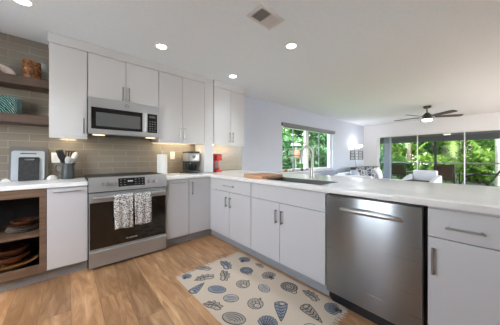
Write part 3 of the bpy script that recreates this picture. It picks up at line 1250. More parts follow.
# ================================================================== COUNTER ITEMS, LEFT
def leaning_board(name, x0, x1, h, th, ybase, lean, rad, m, label, slot=None, zb=.9145, rim=None):
    """rounded board standing on its edge and leaning back"""
    t = thing(name, label, 'cutting board', ((x0 + x1) / 2, ybase, zb), group='cutting boards leaning on the tile')
    t.rotation_euler = (-lean, 0, 0)
    w = (x1 - x0) / 2
    out = []
    for cx, cz, a0 in ((w - rad, h - rad, 0), (-w + rad, h - rad, 90), (-w + rad, rad, 180), (w - rad, rad, 270)):
        for k in range(7):
            a = R(a0 + 15 * k)
            out.append((cx + rad * cos(a), cz + rad * sin(a)))
    b = MB()
    if slot is None:
        b.prism(out, 'y', 0, th)
        b.build('panel', m, t, local=True)
    else:
        sx, sz, sh = slot
        inn = []
        for cx, a0 in ((sx, -90), (-sx, 90)):
            for k in range(8):
                a = R(a0 + 180 / 7 * k)
                inn.append((cx + sh * cos(a), sz + sh * sin(a)))
        # ring: triangulate the board with its hole
        for yy in (0, th):
            vo = [b.bm.verts.new((p[0], yy, p[1])) for p in out]
            vi = [b.bm.verts.new((p[0], yy, p[1])) for p in inn]
            es = [b.bm.edges.new((vo[i], vo[(i + 1) % len(vo)])) for i in range(len(vo))]
            es += [b.bm.edges.new((vi[i], vi[(i + 1) % len(vi)])) for i in range(len(vi))]
            bmesh.ops.triangle_fill(b.bm, edges=es, use_beauty=True)
            if yy == 0:
                fo, fi = vo, vi
            else:
                for A, B in ((fo, vo), (fi, vi)):
                    for i in range(len(A)):
                        j = (i + 1) % len(A)
                        b.bm.faces.new((A[i], A[j], B[j], B[i]))
        b.build('panel', m, t, local=True)
    return t


ln = R(10)
leaning_board('cutting_board', -.448, -.160, .362, .014, 3.190, ln, .03, mat('grey_board', (.14, .137, .13), .5), 'large grey board at the back of the leaning stack')
leaning_board('cutting_board', -.428, -.185, .318, .012, 3.170, ln, .022, mat('pale_blue_board', (.40, .435, .465), .45), 'pale blue white board in the middle of the leaning stack', (.055, .288, .007))
slate = noisy('black_slate', (.012, .012, .013), (.04, .04, .043), (50, 50, 50), .55, lo=.45, hi=.8)
leaning_board('cutting_board', -.375, -.222, .250, .012, 3.150, ln, .012, slate, 'small black speckled board at the front of the leaning stack', (.030, .226, .008))


def shell(c, r, label, rz=0):
    """rounded sea snail: a ribbed dome with a small spiral top and a flared lip"""
    b = MB()

    def fn(u, v):
        a = 2 * pi * u
        t_ = v * pi / 2
        k = 1 + .05 * cos(9 * a) * cos(t_) + .22 * max(0, cos(a)) ** 3 * cos(t_)
        return (r * cos(a) * cos(t_) * k, r * .72 * sin(a) * cos(t_) * k, r * 1.05 * sin(t_) + .0005)
    b.grid(fn, 40, 10)
    b.tube([(-r * .1 + r * .42 * (1 - i / 20) * cos(i * .62), -r * .50 + .1 * r * i / 20, r * .62 + r * .38 * (1 - i / 20) * sin(i * .62)) for i in range(21)], [r * .09 * (1 - i / 26) for i in range(21)], 8)
    bmesh.ops.remove_doubles(b.bm, verts=b.bm.verts[:], dist=1e-5)
    o = b.build('seashell', white_ceramic, angle=60)
    o.location = c
    o.rotation_euler = (0, 0, rz)
    return tag(o, label, 'shell', 'white seashells on the counter')


shell((-.455, 3.12, .9143), .030, 'small white seashell at the foot of the leaning boards')
shell((-.122, 3.16, .9143), .046, 'round white seashell beside the grey utensil pitcher', .4)

# pitcher with utensils
pcx, pcy, pz = .008, 3.15, .9143
grey_enamel = mat('slate_enamel', (.050, .062, .066), .35)
t = thing('pitcher', 'slate grey enamel pitcher holding kitchen utensils', 'pitcher', (pcx, pcy, pz))
b = MB()
prof = [(0, 0), (.058, 0), (.061, .004), (.057, .08), (.052, .150), (.057, .176), (.054, .176), (.049, .150), (.053, .08), (.055, .012), (0, .010)]
b.lathe((pcx, pcy, pz), prof, 36)
for v in b.bm.verts:                     # pouring lip
    dxv = v.co.x - pcx
    if v.co.z > pz + .155 and dxv > .035:
        v.co.x += .020
        v.co.z += .006
b.build('body', grey_enamel, t, angle=50)
MB().tube([(pcx - .055, pcy, pz + .155), (pcx - .085, pcy, pz + .162), (pcx - .102, pcy, pz + .140), (pcx - .100, pcy, pz + .105), (pcx - .078, pcy, pz + .075), (pcx - .054, pcy, pz + .062)], [.006, .007, .007, .007, .006, .006], 10).build('handle', grey_enamel, t)


def utensil(name, label, base, tip, head, m, mh=None):
    t = thing(name, label, 'utensil', base, group='utensils in the pitcher')
    b_, tp = Vector(base), Vector(tip)
    MB().tube([b_, b_.lerp(tp, .5), tp], [.005, .006, .006], 8).build('handle', m, t)
    d_ = (tp - b_).normalized()
    side = d_.cross(Vector((0, -1, 0))).normalized()
    nn = side.cross(d_).normalized()
    b = MB()
    L_ = head['len']
    w_ = head['w']
    if head['type'] == 'spoon':
        def fn(u, v):
            a = 2 * pi * u
            return tp + d_ * (L_ * .5 + L_ * .55 * cos(a) * v - .0) + side * (w_ * .5 * sin(a) * v) + nn * (.014 * (1 - v * v) + .0)
        b.grid(fn, 24, 5)
        bmesh.ops.remove_doubles(b.bm, verts=b.bm.verts[:], dist=1e-5)
    elif head['type'] == 'slotted':
        for k in (-1.5, -.5, .5, 1.5):
            b.obox(tp + d_ * (L_ * .52) + side * (k * w_ * .27), side, d_, nn, w_ * .15, L_ * .8, .004)
        b.obox(tp + d_ * (L_ * .06), side, d_, nn, w_, L_ * .14, .004)
        b.obox(tp + d_ * (L_ * .98), side, d_, nn, w_, L_ * .12, .004)
    else:
        def fn(u, v):
            ww = w_ * (.5 + .5 * min(1, u * 2.2))
            return tp + d_ * (L_ * u) + side * ((v - .5) * ww) + nn * (.004 * sin(u * 3))
        b.grid(fn, 8, 4)
    h_ = b.build('head', mh or m, t, angle=60)
    if head['type'] != 'slotted':
        sm = h_.modifiers.new('thick', 'SOLIDIFY')
        sm.thickness = .004
        sm.offset = 0
    return t


spoon_white = mat('white_silicone', (.74, .72, .69), .45)
spoon_grey = mat('grey_silicone', (.42, .43, .44), .45)
utensil('spatula', 'broad black spatula tilting over the pitcher handle', (pcx + .010, pcy - .012, pz + .02), (pcx - .035, pcy - .020, pz + .185), {'type': 'turner', 'len': .145, 'w': .062}, black_plastic)
utensil('slotted_turner', 'black slotted turner standing tallest in the pitcher', (pcx - .005, pcy + .02, pz + .02), (pcx + .012, pcy + .028, pz + .215), {'type': 'slotted', 'len': .10, 'w': .085}, black_plastic)
utensil('spoon', 'white silicone spoon leaning over the pitcher spout', (pcx - .02, pcy + .003, pz + .02), (pcx + .040, pcy + .003, pz + .20), {'type': 'spoon', 'len': .105, 'w': .055}, spoon_white)
utensil('spoon', 'pale grey spoon low at the front of the pitcher', (pcx + .018, pcy - .030, pz + .02), (pcx + .006, pcy - .038, pz + .165), {'type': 'spoon', 'len': .085, 'w': .055}, spoon_grey)


def plate_cover(x, z, label, name, kind):
    t = thing(name, label, 'outlet', (x, YB - .011, z))
    p = MB().box(x - .036, x + .036, YB - .017, YB - .0105, z - .058, z + .058, .003, 2).build('cover_plate', white_plastic, t)
    b = MB()
    if kind == 'outlet':
        for dz in (-.022, .022):
            b.box(x - .017, x + .017, YB - .019, YB - .0172, z + dz - .015, z + dz + .015, .001)
    else:
        b.box(x - .017, x + .017, YB - .020, YB - .0172, z - .034, z + .034, .001)
    b.build('socket' if kind == 'outlet' else 'rocker', mat('ivory_plastic', (.70, .69, .66), .4), t)


plate_cover(-.098, 1.155, 'white wall plate on the tile behind the utensil pitcher', 'light_switch', 'switch')
plate_cover(1.248, 1.190, 'white outlet on the tile between paper towels and coffee maker', 'wall_outlet', 'outlet')

# ================================================================== COUNTER ITEMS, RIGHT
t = thing('paper_towel_holder', 'steel paper towel holder standing beside the range', 'paper towel holder', (1.035, 3.10, .9143))
b = MB().lathe((1.035, 3.10, .9143), [(0, 0), (.078, 0), (.078, .008), (.07, .012), (0, .012)], 32)
b.build('base', chrome, t)
MB().tube([(1.035, 3.10, .926), (1.035, 3.10, 1.235)], .007, 10).ball((1.035, 3.10, 1.245), .013, 14, 8).build('post', chrome, t)
paper = noisy('paper_towel', (.74, .74, .73), (.80, .80, .79), (120, 120, 120), .9, bump=.2)
b = MB().lathe((0, 0, 0), [(.02, 0), (.066, 0), (.068, .006), (.068, .272), (.066, .278), (.02, .278)], 36, closed=True)
o = b.build('paper_towel_roll', paper, angle=50)
o.location = (1.035, 3.10, .9268)
tag(o, 'white paper towel roll on the steel holder', 'paper towel')
# flat spoon rest
t = thing('spoon_rest', 'flat white dish with dark handle between paper towels and coffee maker', 'spoon rest', (1.22, 2.98, .9143))
b = MB()


def dish(u, v):
    a = 2 * pi * u
    k = v
    return (1.20 + .085 * k * cos(a), 2.985 + .05 * k * sin(a), .9150 + .010 * k ** 3)


b.grid(dish, 30, 6)
bmesh.ops.remove_doubles(b.bm, verts=b.bm.verts[:], dist=1e-5)
o = b.build('dish', white_ceramic, t, angle=60)
sm = o.modifiers.new('thick', 'SOLIDIFY')
sm.thickness = .004
sm.offset = 1
MB().tube([(1.255, 2.985, .929), (1.29, 2.985, .934), (1.345, 2.985, .932)], [.008, .006, .009], 10).build('handle', black_plastic, t)

# coffee maker
cx0, cx1, cy0, cy1, cz = 1.385, 1.570, 2.985, 3.20, .9143
t = thing('coffee_maker', 'black and stainless drip coffee maker with glass carafe', 'coffee maker', (1.485, 3.1, cz))
MB().box(cx0, cx1, cy0, cy1, cz, cz + .045, .008, 2).build('base', black_plastic, t)
MB().box(cx0 + .002, cx1 - .002, cy1 - .075, cy1, cz + .045, cz + .20, .004).build('tower', black_plastic, t)
rs = MB().box(cx0, cx1, cy0 + .01, cy1, cz + .185, cz + .312, .006, 2).build('brew_head', steel_range, t)
MB().box(cx0 + .065, cx1 - .065, cy0 + .006, cy0 + .011, cz + .228, cz + .280, .002).build('display', black_gloss, rs)
MB().box(cx0 - .004, cx1 + .004, cy0 + .004, cy1, cz + .312, cz + .340, .008, 2).build('lid', black_plastic, t)
ccx, ccy = 1.4775, cy0 + .072
ca = MB().lathe((ccx, ccy, cz + .046), [(0, 0), (.052, 0), (.064, .02), (.066, .055), (.052, .095), (.042, .112), (.040, .112), (.050, .095), (.063, .055), (.060, .02), (0, .006)], 32).build('carafe', glass_mat('carafe_glass', (.80, .80, .80)), t)
MB().lathe((ccx, ccy, cz + .158), [(0, .018), (.030, .018), (.044, .010), (.044, .0), (0, .0)], 28).build('carafe_lid', black_plastic, ca)
MB().tube([(ccx, ccy - .042, cz + .150), (ccx, ccy - .080, cz + .150), (ccx, ccy - .088, cz + .12), (ccx, ccy - .082, cz + .08), (ccx, ccy - .062, cz + .075)], .007, 8).build('carafe_handle', black_plastic, ca)

# red single serve brewer
red = mat('red_plastic', (.62, .022, .018), .28)
x0, x1, y0, y1 = 1.885, 1.995, 2.985, 3.24
t = thing('coffee_brewer', 'slim red single-serve coffee brewer beside the white wall column', 'coffee maker', (1.94, 3.1, cz))
MB().box(x0, x1, y0, y1, cz, cz + .035, .006, 2).build('base', red, t)
MB().box(x0, x1, y0 + .10, y1, cz + .0352, cz + .20, .006, 2).build('tower', red, t)
MB().box(x0, x1, y0, y1, cz + .195, cz + .295, .010, 2).build('brew_head', red, t)
MB().box(x0 + .01, x1 - .01, y0 + .0, y1 - .02, cz + .2955, cz + .307, .004).build('lid', mat('grey_plastic', (.14, .14, .145), .4), t)
MB().box(x0 + .02, x1 - .02, y0 + .094, y0 + .1005, cz + .05, cz + .18, .002).build('cup_bay', mat('grey_plastic', (.14, .14, .145), .4), t)
MB().lathe((1.94, y0 + .05, cz + .0355), [(0, 0), (.040, 0), (.042, .004), (0, .004)], 24).build('drip_tray', black_plastic, t)

# shells and pebbles on the window sill
sill_z = WZ0 + .0003
for i, (x, r, m, lab) in enumerate(((4.12, .05, wood_amber, 'brown round pebble on the window sill nearest the cutting board'),
                                    (4.27, .045, white_ceramic, 'first white pebble on the window sill beside the brown one'),
                                    (4.42, .05, stoneware, 'cream pebble on the window sill under the bird feeder'),
                                    (4.62, .04, white_ceramic, 'second white pebble on the window sill beside the dark one'),
                                    (4.80, .045, black_plastic, 'black pebble on the window sill nearest the faucet'))):
    b = MB()
    b.ball((0, 0, 0), (r * 1.25, r * .62, r * .8), 16, 10)
    o = b.build('pebble', m)
    o.location = (x, YB + .03, sill_z + r * .8)
    tag(o, lab, 'pebble', 'pebbles on the window sill')

# ================================================================== RUG
rug_beige = noisy('rug_cotton', (.56, .46, .36), (.63, .53, .42), (160, 160, 160), .95, detail=2, bump=.3)
ink = mat('rug_ink', (.05, .048, .052), .95)
blue = mat('rug_blue', (.235, .255, .305), .95)
taupe = mat('rug_taupe', (.37, .32, .27), .95)
pale = mat('rug_pale', (.50, .44, .37), .95)
RX, RY, RW, RL = 1.195, 1.335, .79, 1.25
t = thing('rug', 'beige fringed rug printed with grey and blue seashells on the wood floor', 'rug', (RX, RY, 0), R(1.4))
b = MB()
b.box(-RW / 2, RW / 2, -RL / 2, RL / 2, .0005, .0060)
zt = .0062


class Pen:
    """draws a shell print in its own frame, as ink faces woven on the rug"""

    def __init__(s, b, x, y, size, ang):
        s.b, s.x, s.y, s.k, s.c, s.s = b, x, y, size, cos(ang), sin(ang)
        s.z = zt

    def p(s, q, dz=0):
        return (s.x + s.k * (q[0] * s.c - q[1] * s.s), s.y + s.k * (q[0] * s.s + q[1] * s.c), s.z + dz)

    def fill(s, pts, mi):
        s.b.mi = mi
        cxm = sum(p[0] for p in pts) / len(pts)
        cym = sum(p[1] for p in pts) / len(pts)
        n = len(pts)
        for i in range(n):
            s.b.face([s.p((cxm, cym)), s.p(pts[i]), s.p(pts[(i + 1) % n])])
        s.z += .00012

    def line(s, pts, w=.05, mi=1, taper=False):
        w *= .8
        s.b.mi = mi
        L = [Vector(p) for p in pts]
        n = len(L)
        for i in range(n - 1):
            d_ = (L[i + 1] - L[i])
            if d_.length < 1e-6:
                continue
            nn = Vector((-d_.y, d_.x)).normalized()
            w0 = w * (1 - (i / n if taper else 0)) / 2
            w1 = w * (1 - ((i + 1) / n if taper else 0)) / 2
            s.b.face([s.p(L[i] - nn * w0), s.p(L[i + 1] - nn * w1), s.p(L[i + 1] + nn * w1), s.p(L[i] + nn * w0)])

    def done(s):
        s.z += .00012


def arc(cx, cy, rx, ry, a0, a1, n=18):
    return [(cx + rx * cos(R(a0 + (a1 - a0) * i / n)), cy + ry * sin(R(a0 + (a1 - a0) * i / n))) for i in range(n + 1)]


def scallop(P, f):
    out = [(0, -.5)] + [(.52 * cos(R(a)) * (1 + .04 * ((i % 2) * 2 - 1)), -.05 + .52 * sin(R(a)) * (1 + .04 * ((i % 2) * 2 - 1))) for i, a in enumerate(range(-20, 201, 11))]
    P.fill(out, f)
    P.line(out + [out[0]], .05)
    for a in range(5, 180, 21):
        P.line([(0, -.42), (.46 * cos(R(a)), -.05 + .46 * sin(R(a)))], .055)
    P.line([(-.16, -.5), (.16, -.5)], .12)
    P.line(arc(0, -.15, .34, .34, 15, 165), .03)


def nautilus(P, f):
    out = arc(0, 0, .5, .44, 0, 360, 30)
    P.fill(out, f)
    P.line(out, .05)
    sp = [(.48 * (1 - i / 44) * cos(i * .42), .42 * (1 - i / 44) * sin(i * .42)) for i in range(40)]
    P.line(sp, .055)
    for i in range(0, 17):
        a = i * .42
        P.line([(.24 * cos(a), .22 * sin(a)), (.47 * cos(a + .18), .42 * sin(a + .18))], .05)
    P.line([(.45, -.05), (.62, -.22), (.52, -.40), (.30, -.38)], .06)


def clam(P, f):
    out = arc(0, 0, .58, .36, 0, 360, 28)
    P.fill(out, f)
    P.line(out, .05)
    for k in (.82, .64, .46, .28):
        P.line(arc(0, -.30 + .30 * k, .56 * k, .36 * k, 12, 168), .045)
    P.line(arc(0, -.1, .5, .24, 200, 340), .05)


def striped(P, f):
    out = arc(0, 0, .48, .36, 0, 360, 26)
    P.fill(out, 4)
    P.line(out, .05)
    P.fill(arc(0, .14, .40, .085, 0, 360, 18), f)
    P.fill(arc(0, -.12, .42, .075, 0, 360, 18), f)
    P.line([(-.46, .04), (.46, .0)], .04)
    P.line([(-.3, -.26), (.3, -.28)], .05)


def turret(P, f):
    out = [(0, -.72), (.10, -.5), (.20, -.2), (.28, .12), (.30, .40), (.12, .52), (-.12, .50), (-.30, .38), (-.28, .10), (-.19, -.2), (-.09, -.5)]
    P.fill(out, f)
    P.line(out + [out[0]], .05)
    for y in (-.5, -.32, -.14, .05, .25):
        w = .30 * (y + .75) / 1.1
        P.line([(-w, y + .05), (0, y - .03), (w, y + .09)], .06)
        P.line([(-w * .6, y + .13), (w * .2, y + .10)], .03)
    P.fill(arc(.05, .36, .15, .10, 0, 360, 14), 4)
    P.line(arc(.05, .36, .15, .10, 0, 360, 14), .04)


def conch(P, f):
    out = [(-.62, -.12), (-.40, -.22), (-.12, -.30), (.12, -.26), (.40, -.34), (.62, -.20), (.56, -.05), (.66, .08), (.36, .14), (.30, .30), (.10, .20), (-.06, .36), (-.18, .18), (-.40, .22), (-.42, .06)]
    P.fill(out, f)
    P.line(out + [out[0]], .055)
    P.line([(-.5, -.1), (-.1, -.02), (.3, .0), (.52, -.1)], .08)
    P.line([(-.4, .1), (-.1, .14), (.2, .08)], .06)
    P.line([(.2, -.22), (.3, .1)], .06)
    P.line([(0, -.26), (-.02, .2)], .05)
    P.line([(-.22, -.24), (-.24, .14)], .045)
    P.fill(arc(.30, -.14, .18, .07, 0, 360, 14), 4)


def round_shell(P, f):
    out = arc(0, 0, .44, .42, 0, 360, 26)
    P.fill(out, f)
    P.line(out, .05)
    for k in (.75, .5, .28):
        P.line(arc(-.44 + .44 * k * 1.0, .0, .44 * k, .42 * k, -80, 80), .05)
    P.fill(arc(.16, -.10, .20, .16, 0, 360, 16), 4)
    P.line(arc(.16, -.10, .20, .16, 0, 360, 16), .05)
    P.line([(.0, .42), (.06, .58), (.14, .40)], .06)


K = {'s': scallop, 'n': nautilus, 'c': clam, 't': turret, 'o': conch, 'r': round_shell, 'p': striped}
prints = [(1.505, 1.802, 's', .125, 2, -30), (1.372, 1.615, 'n', .135, 2, -40), (1.285, 1.85, 'o', .16, 2, -60), (1.161, 1.69, 'o', .15, 3, -80),
          (.987, 1.79, 'o', .15, 3, 20), (1.068, 1.945, 'o', .13, 3, -10), (.982, 1.552, 'c', .14, 2, -15), (1.202, 1.462, 'r', .14, 3, -40),
          (1.478, 1.403, 's', .13, 3, 25), (1.30, 1.291, 'p', .125, 2, -60), (1.006, 1.378, 'p', .13, 2, -10), (1.113, 1.20, 'r', .14, 3, -30),
          (1.482, 1.159, 'n', .15, 3, -40), (1.535, .971, 'o', .13, 3, -60), (1.217, 1.028, 't', .165, 2, -10), (1.361, .865, 't', .16, 3, 25),
          (.896, 1.193, 'c', .15, 3, -20), (1.05, 1.004, 's', .13, 2, -30), (.855, 1.41, 'o', .13, 3, -20), (.855, 1.679, 't', .14, 2, 150),
          (.87, 1.915, 's', .09, 2, -20), (1.517, .775, 's', .12, 2, 60), (1.225, .78, 'p', .12, 2, 10), (1.545, 1.60, 'o', .09, 3, -50),
          (.93, .99, 'n', .13, 2, 10), (1.07, .83, 'o', .14, 3, 30), (.90, .80, 'r', .13, 2, 0)]
ca_, sa_ = cos(-R(1.4)), sin(-R(1.4))
for (x, y, k, sz, f, a) in prints:
    lx, ly = (x - RX) * ca_ - (y - RY) * sa_, (x - RX) * sa_ + (y - RY) * ca_
    P = Pen(b, lx, ly, sz, R(a - 41))
    K[k](P, f)
rg = b.build('woven_mat', [rug_beige, ink, blue, taupe, pale], t, local=True)
random.seed(3)
fr_m = mat('fringe_cotton', (.62, .56, .48), .95)
for yy, sg in ((RL / 2, 1), (-RL / 2, -1)):
    b = MB()
    n = 62
    for i in range(n):
        x = -RW / 2 + RW * (i + .5) / n
        L0 = random.uniform(.028, .048)
        dxr = random.uniform(-.012, .012)
        b.tube([(x, yy, .0035), (x + dxr * .4, yy + sg * L0 * .5, .004), (x + dxr, yy + sg * L0, .0028)], [.0028, .0026, .0020], 5)
    b.build('fringe', fr_m, t, local=True, kind='stuff')

# ================================================================== LIVING ROOM
# ceiling fan
fx, fy = 6.69, .97
gun = mat('dark_bronze_metal', (.10, .095, .09), .4, .8)
t = thing('ceiling_fan', 'dark five-blade ceiling fan with a lit round lamp over the living room', 'ceiling fan', (fx, fy, CEIL))
MB().lathe((fx, fy, CEIL), [(0, -.0005), (.075, -.0005), (.078, -.03), (.055, -.055), (0, -.055)], 28).build('canopy', gun, t)
MB().cyl((fx, fy, CEIL - .05), (fx, fy, CEIL - .17), .014).build('downrod', gun, t)
MB().lathe((fx, fy, CEIL), [(0, -.165), (.04, -.165), (.065, -.195), (.090, -.215), (.095, -.285), (.100, -.295), (.100, -.32), (0, -.32)], 32).build('motor_housing', gun, t)
MB().lathe((fx, fy, CEIL), [(.092, -.321), (.095, -.335), (.090, -.360), (.07, -.368), (0, -.370)], 32).build('lamp_glass', fan_glow, t)
blade_m = noisy('grey_wood_blade', (.075, .07, .066), (.12, .112, .105), (20, 20, 20), .5)
for i in range(5):
    a = R(86 + 72 * i)
    dv = Vector((cos(a), sin(a), 0))
    sv = Vector((-sin(a), cos(a), 0))
    pitch = (sv * cos(R(12)) - Vector((0, 0, sin(R(12))))).normalized()
    up_ = dv.cross(pitch).normalized()
    b = MB()
    ctr = Vector((fx, fy, CEIL - .262))
    prof = [(.16, .045), (.25, .062), (.65, .072), (.69, .060), (.705, .03)]
    topv, botv = [], []
    ring = [(r, w) for r, w in prof] + [(r, -w) for r, w in reversed(prof)]
    v1 = [ctr + dv * r + pitch * w + up_ * .004 for r, w in ring]
    v0 = [ctr + dv * r + pitch * w - up_ * .004 for r, w in ring]
    n = len(ring)
    b._faces(v1 + v0, [tuple(range(n)), tuple(range(2 * n - 1, n - 1, -1))] + [(k, (k + 1) % n, n + (k + 1) % n, n + k) for k in range(n)])
    bl = b.build('blade', blade_m, t)
    b = MB()
    b.obox(ctr + dv * .145 - up_ * .008, dv, pitch, up_, .11, .03, .006)
    b.build('blade_arm', gun, bl)

# long sofa with its back to the console
linen = noisy('white_linen', (.62, .63, .66), (.70, .71, .74), (60, 60, 60), .95)
SX0, SX1, SYF, SYB = 5.25, 8.15, 1.75, 2.66
t = thing('sofa', 'long white linen sofa below the window wall', 'sofa', (6.7, 2.2, 0))
MB().box(SX0 + .02, SX1 - .02, SYF + .02, SYB - .02, .10, .30, .02, 2).build('base', linen, t)
MB().box(SX0 + .2, SX1 - .22, SYB - .22, SYB, .30, .75, .05, 3).build('backrest', linen, t)
for x0, x1 in ((SX0, SX0 + .22),):
    MB().box(x0, x1, SYF, SYB, .10, .72, .05, 3).build('armrest', linen, t)
for i in range(3):
    w = (SX1 - SX0 - .25) / 3
    x0 = SX0 + .23 + i * w
    MB().box(x0 + .004, x0 + w - .004, SYF, SYB - .23, .302, .46, .04, 3).build('seat_cushion', linen, t)
for x in (SX0 + .1, SX1 - .1):
    for y in (SYF + .1, SYB - .1):
        MB().cyl((x, y, 0), (x, y, .10), .02, .028, 12).build('leg', black_plastic, t)


def pillow_mat():
    m = mat('patterned_pillow', (.6, .6, .62), .95)
    N, L, b = nodes(m)
    tc = N.new('ShaderNodeTexCoord')
    v = N.new('ShaderNodeTexVoronoi')
    v.feature = 'DISTANCE_TO_EDGE'
    v.inputs['Scale'].default_value = 9
    cr = N.new('ShaderNodeValToRGB')
    e = cr.color_ramp.elements
    e[0].position, e[0].color = .03, (.62, .62, .64, 1)
    e[1].position, e[1].color = .08, (.10, .105, .12, 1)
    L.new(tc.outputs['Object'], v.inputs['Vector'])
    L.new(v.outputs['Distance'], cr.inputs[0])
    L.new(cr.outputs[0], b.inputs['Base Color'])
    return m


pm = pillow_mat()


def pillow(c, w, m, label, tilt=R(18), rz=0):
    b = MB()

    def fn(u, v):
        a, c_ = u * 2 - 1, v * 2 - 1
        return a, c_
    for sg in (1, -1):
        b.grid(lambda u, v: ((u * 2 - 1) * w / 2 * (1 - .07 * (1 - (v * 2 - 1) ** 2)), sg * .085 * ((1 - (u * 2 - 1) ** 2) * (1 - (v * 2 - 1) ** 2)) ** .45, (v * 2 - 1) * w / 2 * (1 - .07 * (1 - (u * 2 - 1) ** 2))), 12, 12)
    bmesh.ops.remove_doubles(b.bm, verts=b.bm.verts[:], dist=1e-4)
    o = b.build('throw_pillow', m, angle=120)
    o.rotation_euler = (-tilt, 0, rz)
    o.location = c
    return tag(o, label, 'pillow', 'pillows on the sofa')


pillow((6.15, 2.27, .685), .46, pm, 'dark patterned pillow on the sofa closest to the kitchen')
pillow((6.85, 2.27, .685), .46, pm, 'dark patterned pillow in the middle of the sofa', R(18), .1)
pillow((7.44, 2.27, .665), .40, mat('white_quilt', (.72, .72, .72), .95), 'plain white pillow on the sofa closest to the sliding door')
# navy pillow near the first arm
pillow((5.72, 2.27, .665), .38, mat('slate_blue_fabric', (.40, .45, .53), .95), 'pale slate blue pillow beside the sofa arm under the window')

# console behind the sofa
t = thing('console_table', 'long dark console table behind the sofa against the wall', 'table', (8.05, 2.9, 0))
esp = noisy('espresso_wood', (.018, .017, .018), (.035, .033, .034), (6, 40, 40), .4)
MB().box(7.22, 8.95, 2.72, 3.06, .74, .84, .006).build('top', esp, t)
for x in (7.27, 8.90):
    for y in (2.76, 3.02):
        MB().box(x - .03, x + .03, y - .03, y + .03, 0, .739).build('leg', esp, t)
# floor lamp
lx, ly = 7.98, 3.165
t = thing('floor_lamp', 'steel floor lamp with three glowing white bowl shades', 'lamp', (lx, ly, 0))
MB().lathe((lx, ly, 0), [(0, 0), (.095, 0), (.095, .015), (.03, .03), (0, .03)], 28).build('base', pull_metal, t)
MB().cyl((lx, ly, .02), (lx, ly, 1.46), .014, .012, 12).build('pole', pull_metal, t)
for dx_, dy_ in ((-.17, -.01), (.17, -.01), (.0, -.15)):
    b = MB().tube([(lx, ly, 1.40), (lx + dx_ * .5, ly + dy_ * .5, 1.40), (lx + dx_, ly + dy_, 1.44), (lx + dx_, ly + dy_, 1.50)], .008, 8)
    b.lathe((lx + dx_, ly + dy_, 1.50), [(0, 0), (.035, 0), (.035, .03), (0, .03)], 14)
    arm = b.build('arm', pull_metal, t)
    MB().lathe((lx + dx_, ly + dy_, 1.535), [(.03, -.004), (.058, .02), (.070, .06), (.068, .08), (.062, .08), (.064, .06), (.05, .024), (.0, .006)], 24).build('shade', shade_glow, arm, angle=60)
    pl_ = bpy.data.lights.new('lamp_bulb', 'POINT')
    pl_.energy = 5.0
    pl_.shadow_soft_size = .03
    pl_.color = (1, .97, .93)
    po = bpy.data.objects.new('lamp_bulb', pl_)
    C.objects.link(po)
    po.parent = arm
    po.location = (dx_, dy_, 1.60)
# metal wall art
t = thing('wall_art', 'grey metal frame of bars hung on the wall behind the floor lamp', 'wall decor', (8.3, YB, 1.25))
gm = mat('grey_metal_bars', (.20, .215, .23), .45, .5)
b = MB()
for x in (7.74, 8.10, 8.46, 8.84):
    b.box(x - .016, x + .016, YB - .03, YB - .004, 1.09, 1.42)
for z in (1.095, 1.20, 1.305, 1.415):
    b.box(7.74, 8.84, YB - .038, YB - .028, z - .016, z + .016)
b.build('bars', gm, t)
MB().box(7.80, 8.78, YB - .006, YB - .001, 1.11, 1.40).build('backing', mat('pale_grey_panel', (.42, .46, .50), .6), t)

# armchair
t = thing('armchair', 'white upholstered armchair with flared arms in front of the sliding door', 'armchair', (6.62, 1.10, 0), R(-104))
t.scale = (.76, .78, .94)
MB().box(-.33, .33, -.33, .33, .14, .36, .03, 2).build('base', linen, t, local=True)
b = MB().prism([(.22, .30), (.34, .30), (.42, .87), (.34, .90), (.28, .86)], 'x', -.33, .33, .03)
b.build('backrest', linen, t, local=True)
for sg in (-1, 1):
    b = MB().prism([(-.36, .14), (.34, .14), (.36, .78), (.10, .72), (-.30, .60), (-.38, .54)], 'x', sg * .33, sg * .45, .03)
    b.build('armrest', linen, t, local=True)
MB().box(-.325, .325, -.36, .22, .362, .62, .035, 3).build('seat_cushion', mat('charcoal_fabric', (.035, .037, .042), .95), t, local=True)
for x in (-.33, .33):
    for y in (-.29, .29):
        MB().cyl((x, y, 0), (x, y, .14), .016, .024, 12).build('leg', esp, t, local=True)

# ================================================================== LANAI FURNITURE
blk = mat('black_metal', (.03, .03, .032), .4, .6)
brown_weave = noisy('brown_woven_sling', (.02, .012, .008), (.06, .034, .018), (60, 60, 60), .8)
olive_weave = noisy('olive_mesh_sling', (.02, .022, .008), (.06, .06, .02), (60, 60, 60), .8)


def patio_chair(loc, rz, m, label):
    t = thing('patio_chair', label, 'chair', loc, rz, group='chairs on the lanai')
    MB().box(-.23, .23, -.23, .23, .41, .435, .006).build('seat', m, t, local=True)
    b = MB()
    b.obox((0, .27, .68), (1, 0, 0), (0, .14, .99), (0, -.99, .14), .42, .44, .02)
    b.build('backrest', m, t, local=True)
    for sg in (-1, 1):
        MB().tube([(sg * .25, .34, .0), (sg * .25, .235, .42), (sg * .25, .31, .94)], .028, 8).build('back_post', blk, t, local=True)
        MB().tube([(sg * .25, -.25, .0), (sg * .25, -.24, .64)], .018, 8).build('leg', blk, t, local=True)
        MB().box(sg * .25 - .03, sg * .25 + .03, -.28, .28, .64, .665, .008).build('armrest', blk, t, local=True)
    b = MB()
    b.tube([(-.25, .31, .93), (.25, .31, .93)], .022, 8).tube([(-.25, -.24, .42), (.25, -.24, .42)], .015, 8).tube([(-.25, .235, .42), (.25, .235, .42)], .015, 8)
    b.build('rail', blk, t, local=True)
    return t


patio_chair((9.95, .90, -.02), R(80), brown_weave, 'black patio chair with brown woven back close to the glass door')
patio_chair((10.80, 2.53, -.02), R(100), olive_weave, 'black patio chair with olive mesh back near the grey lanai column')
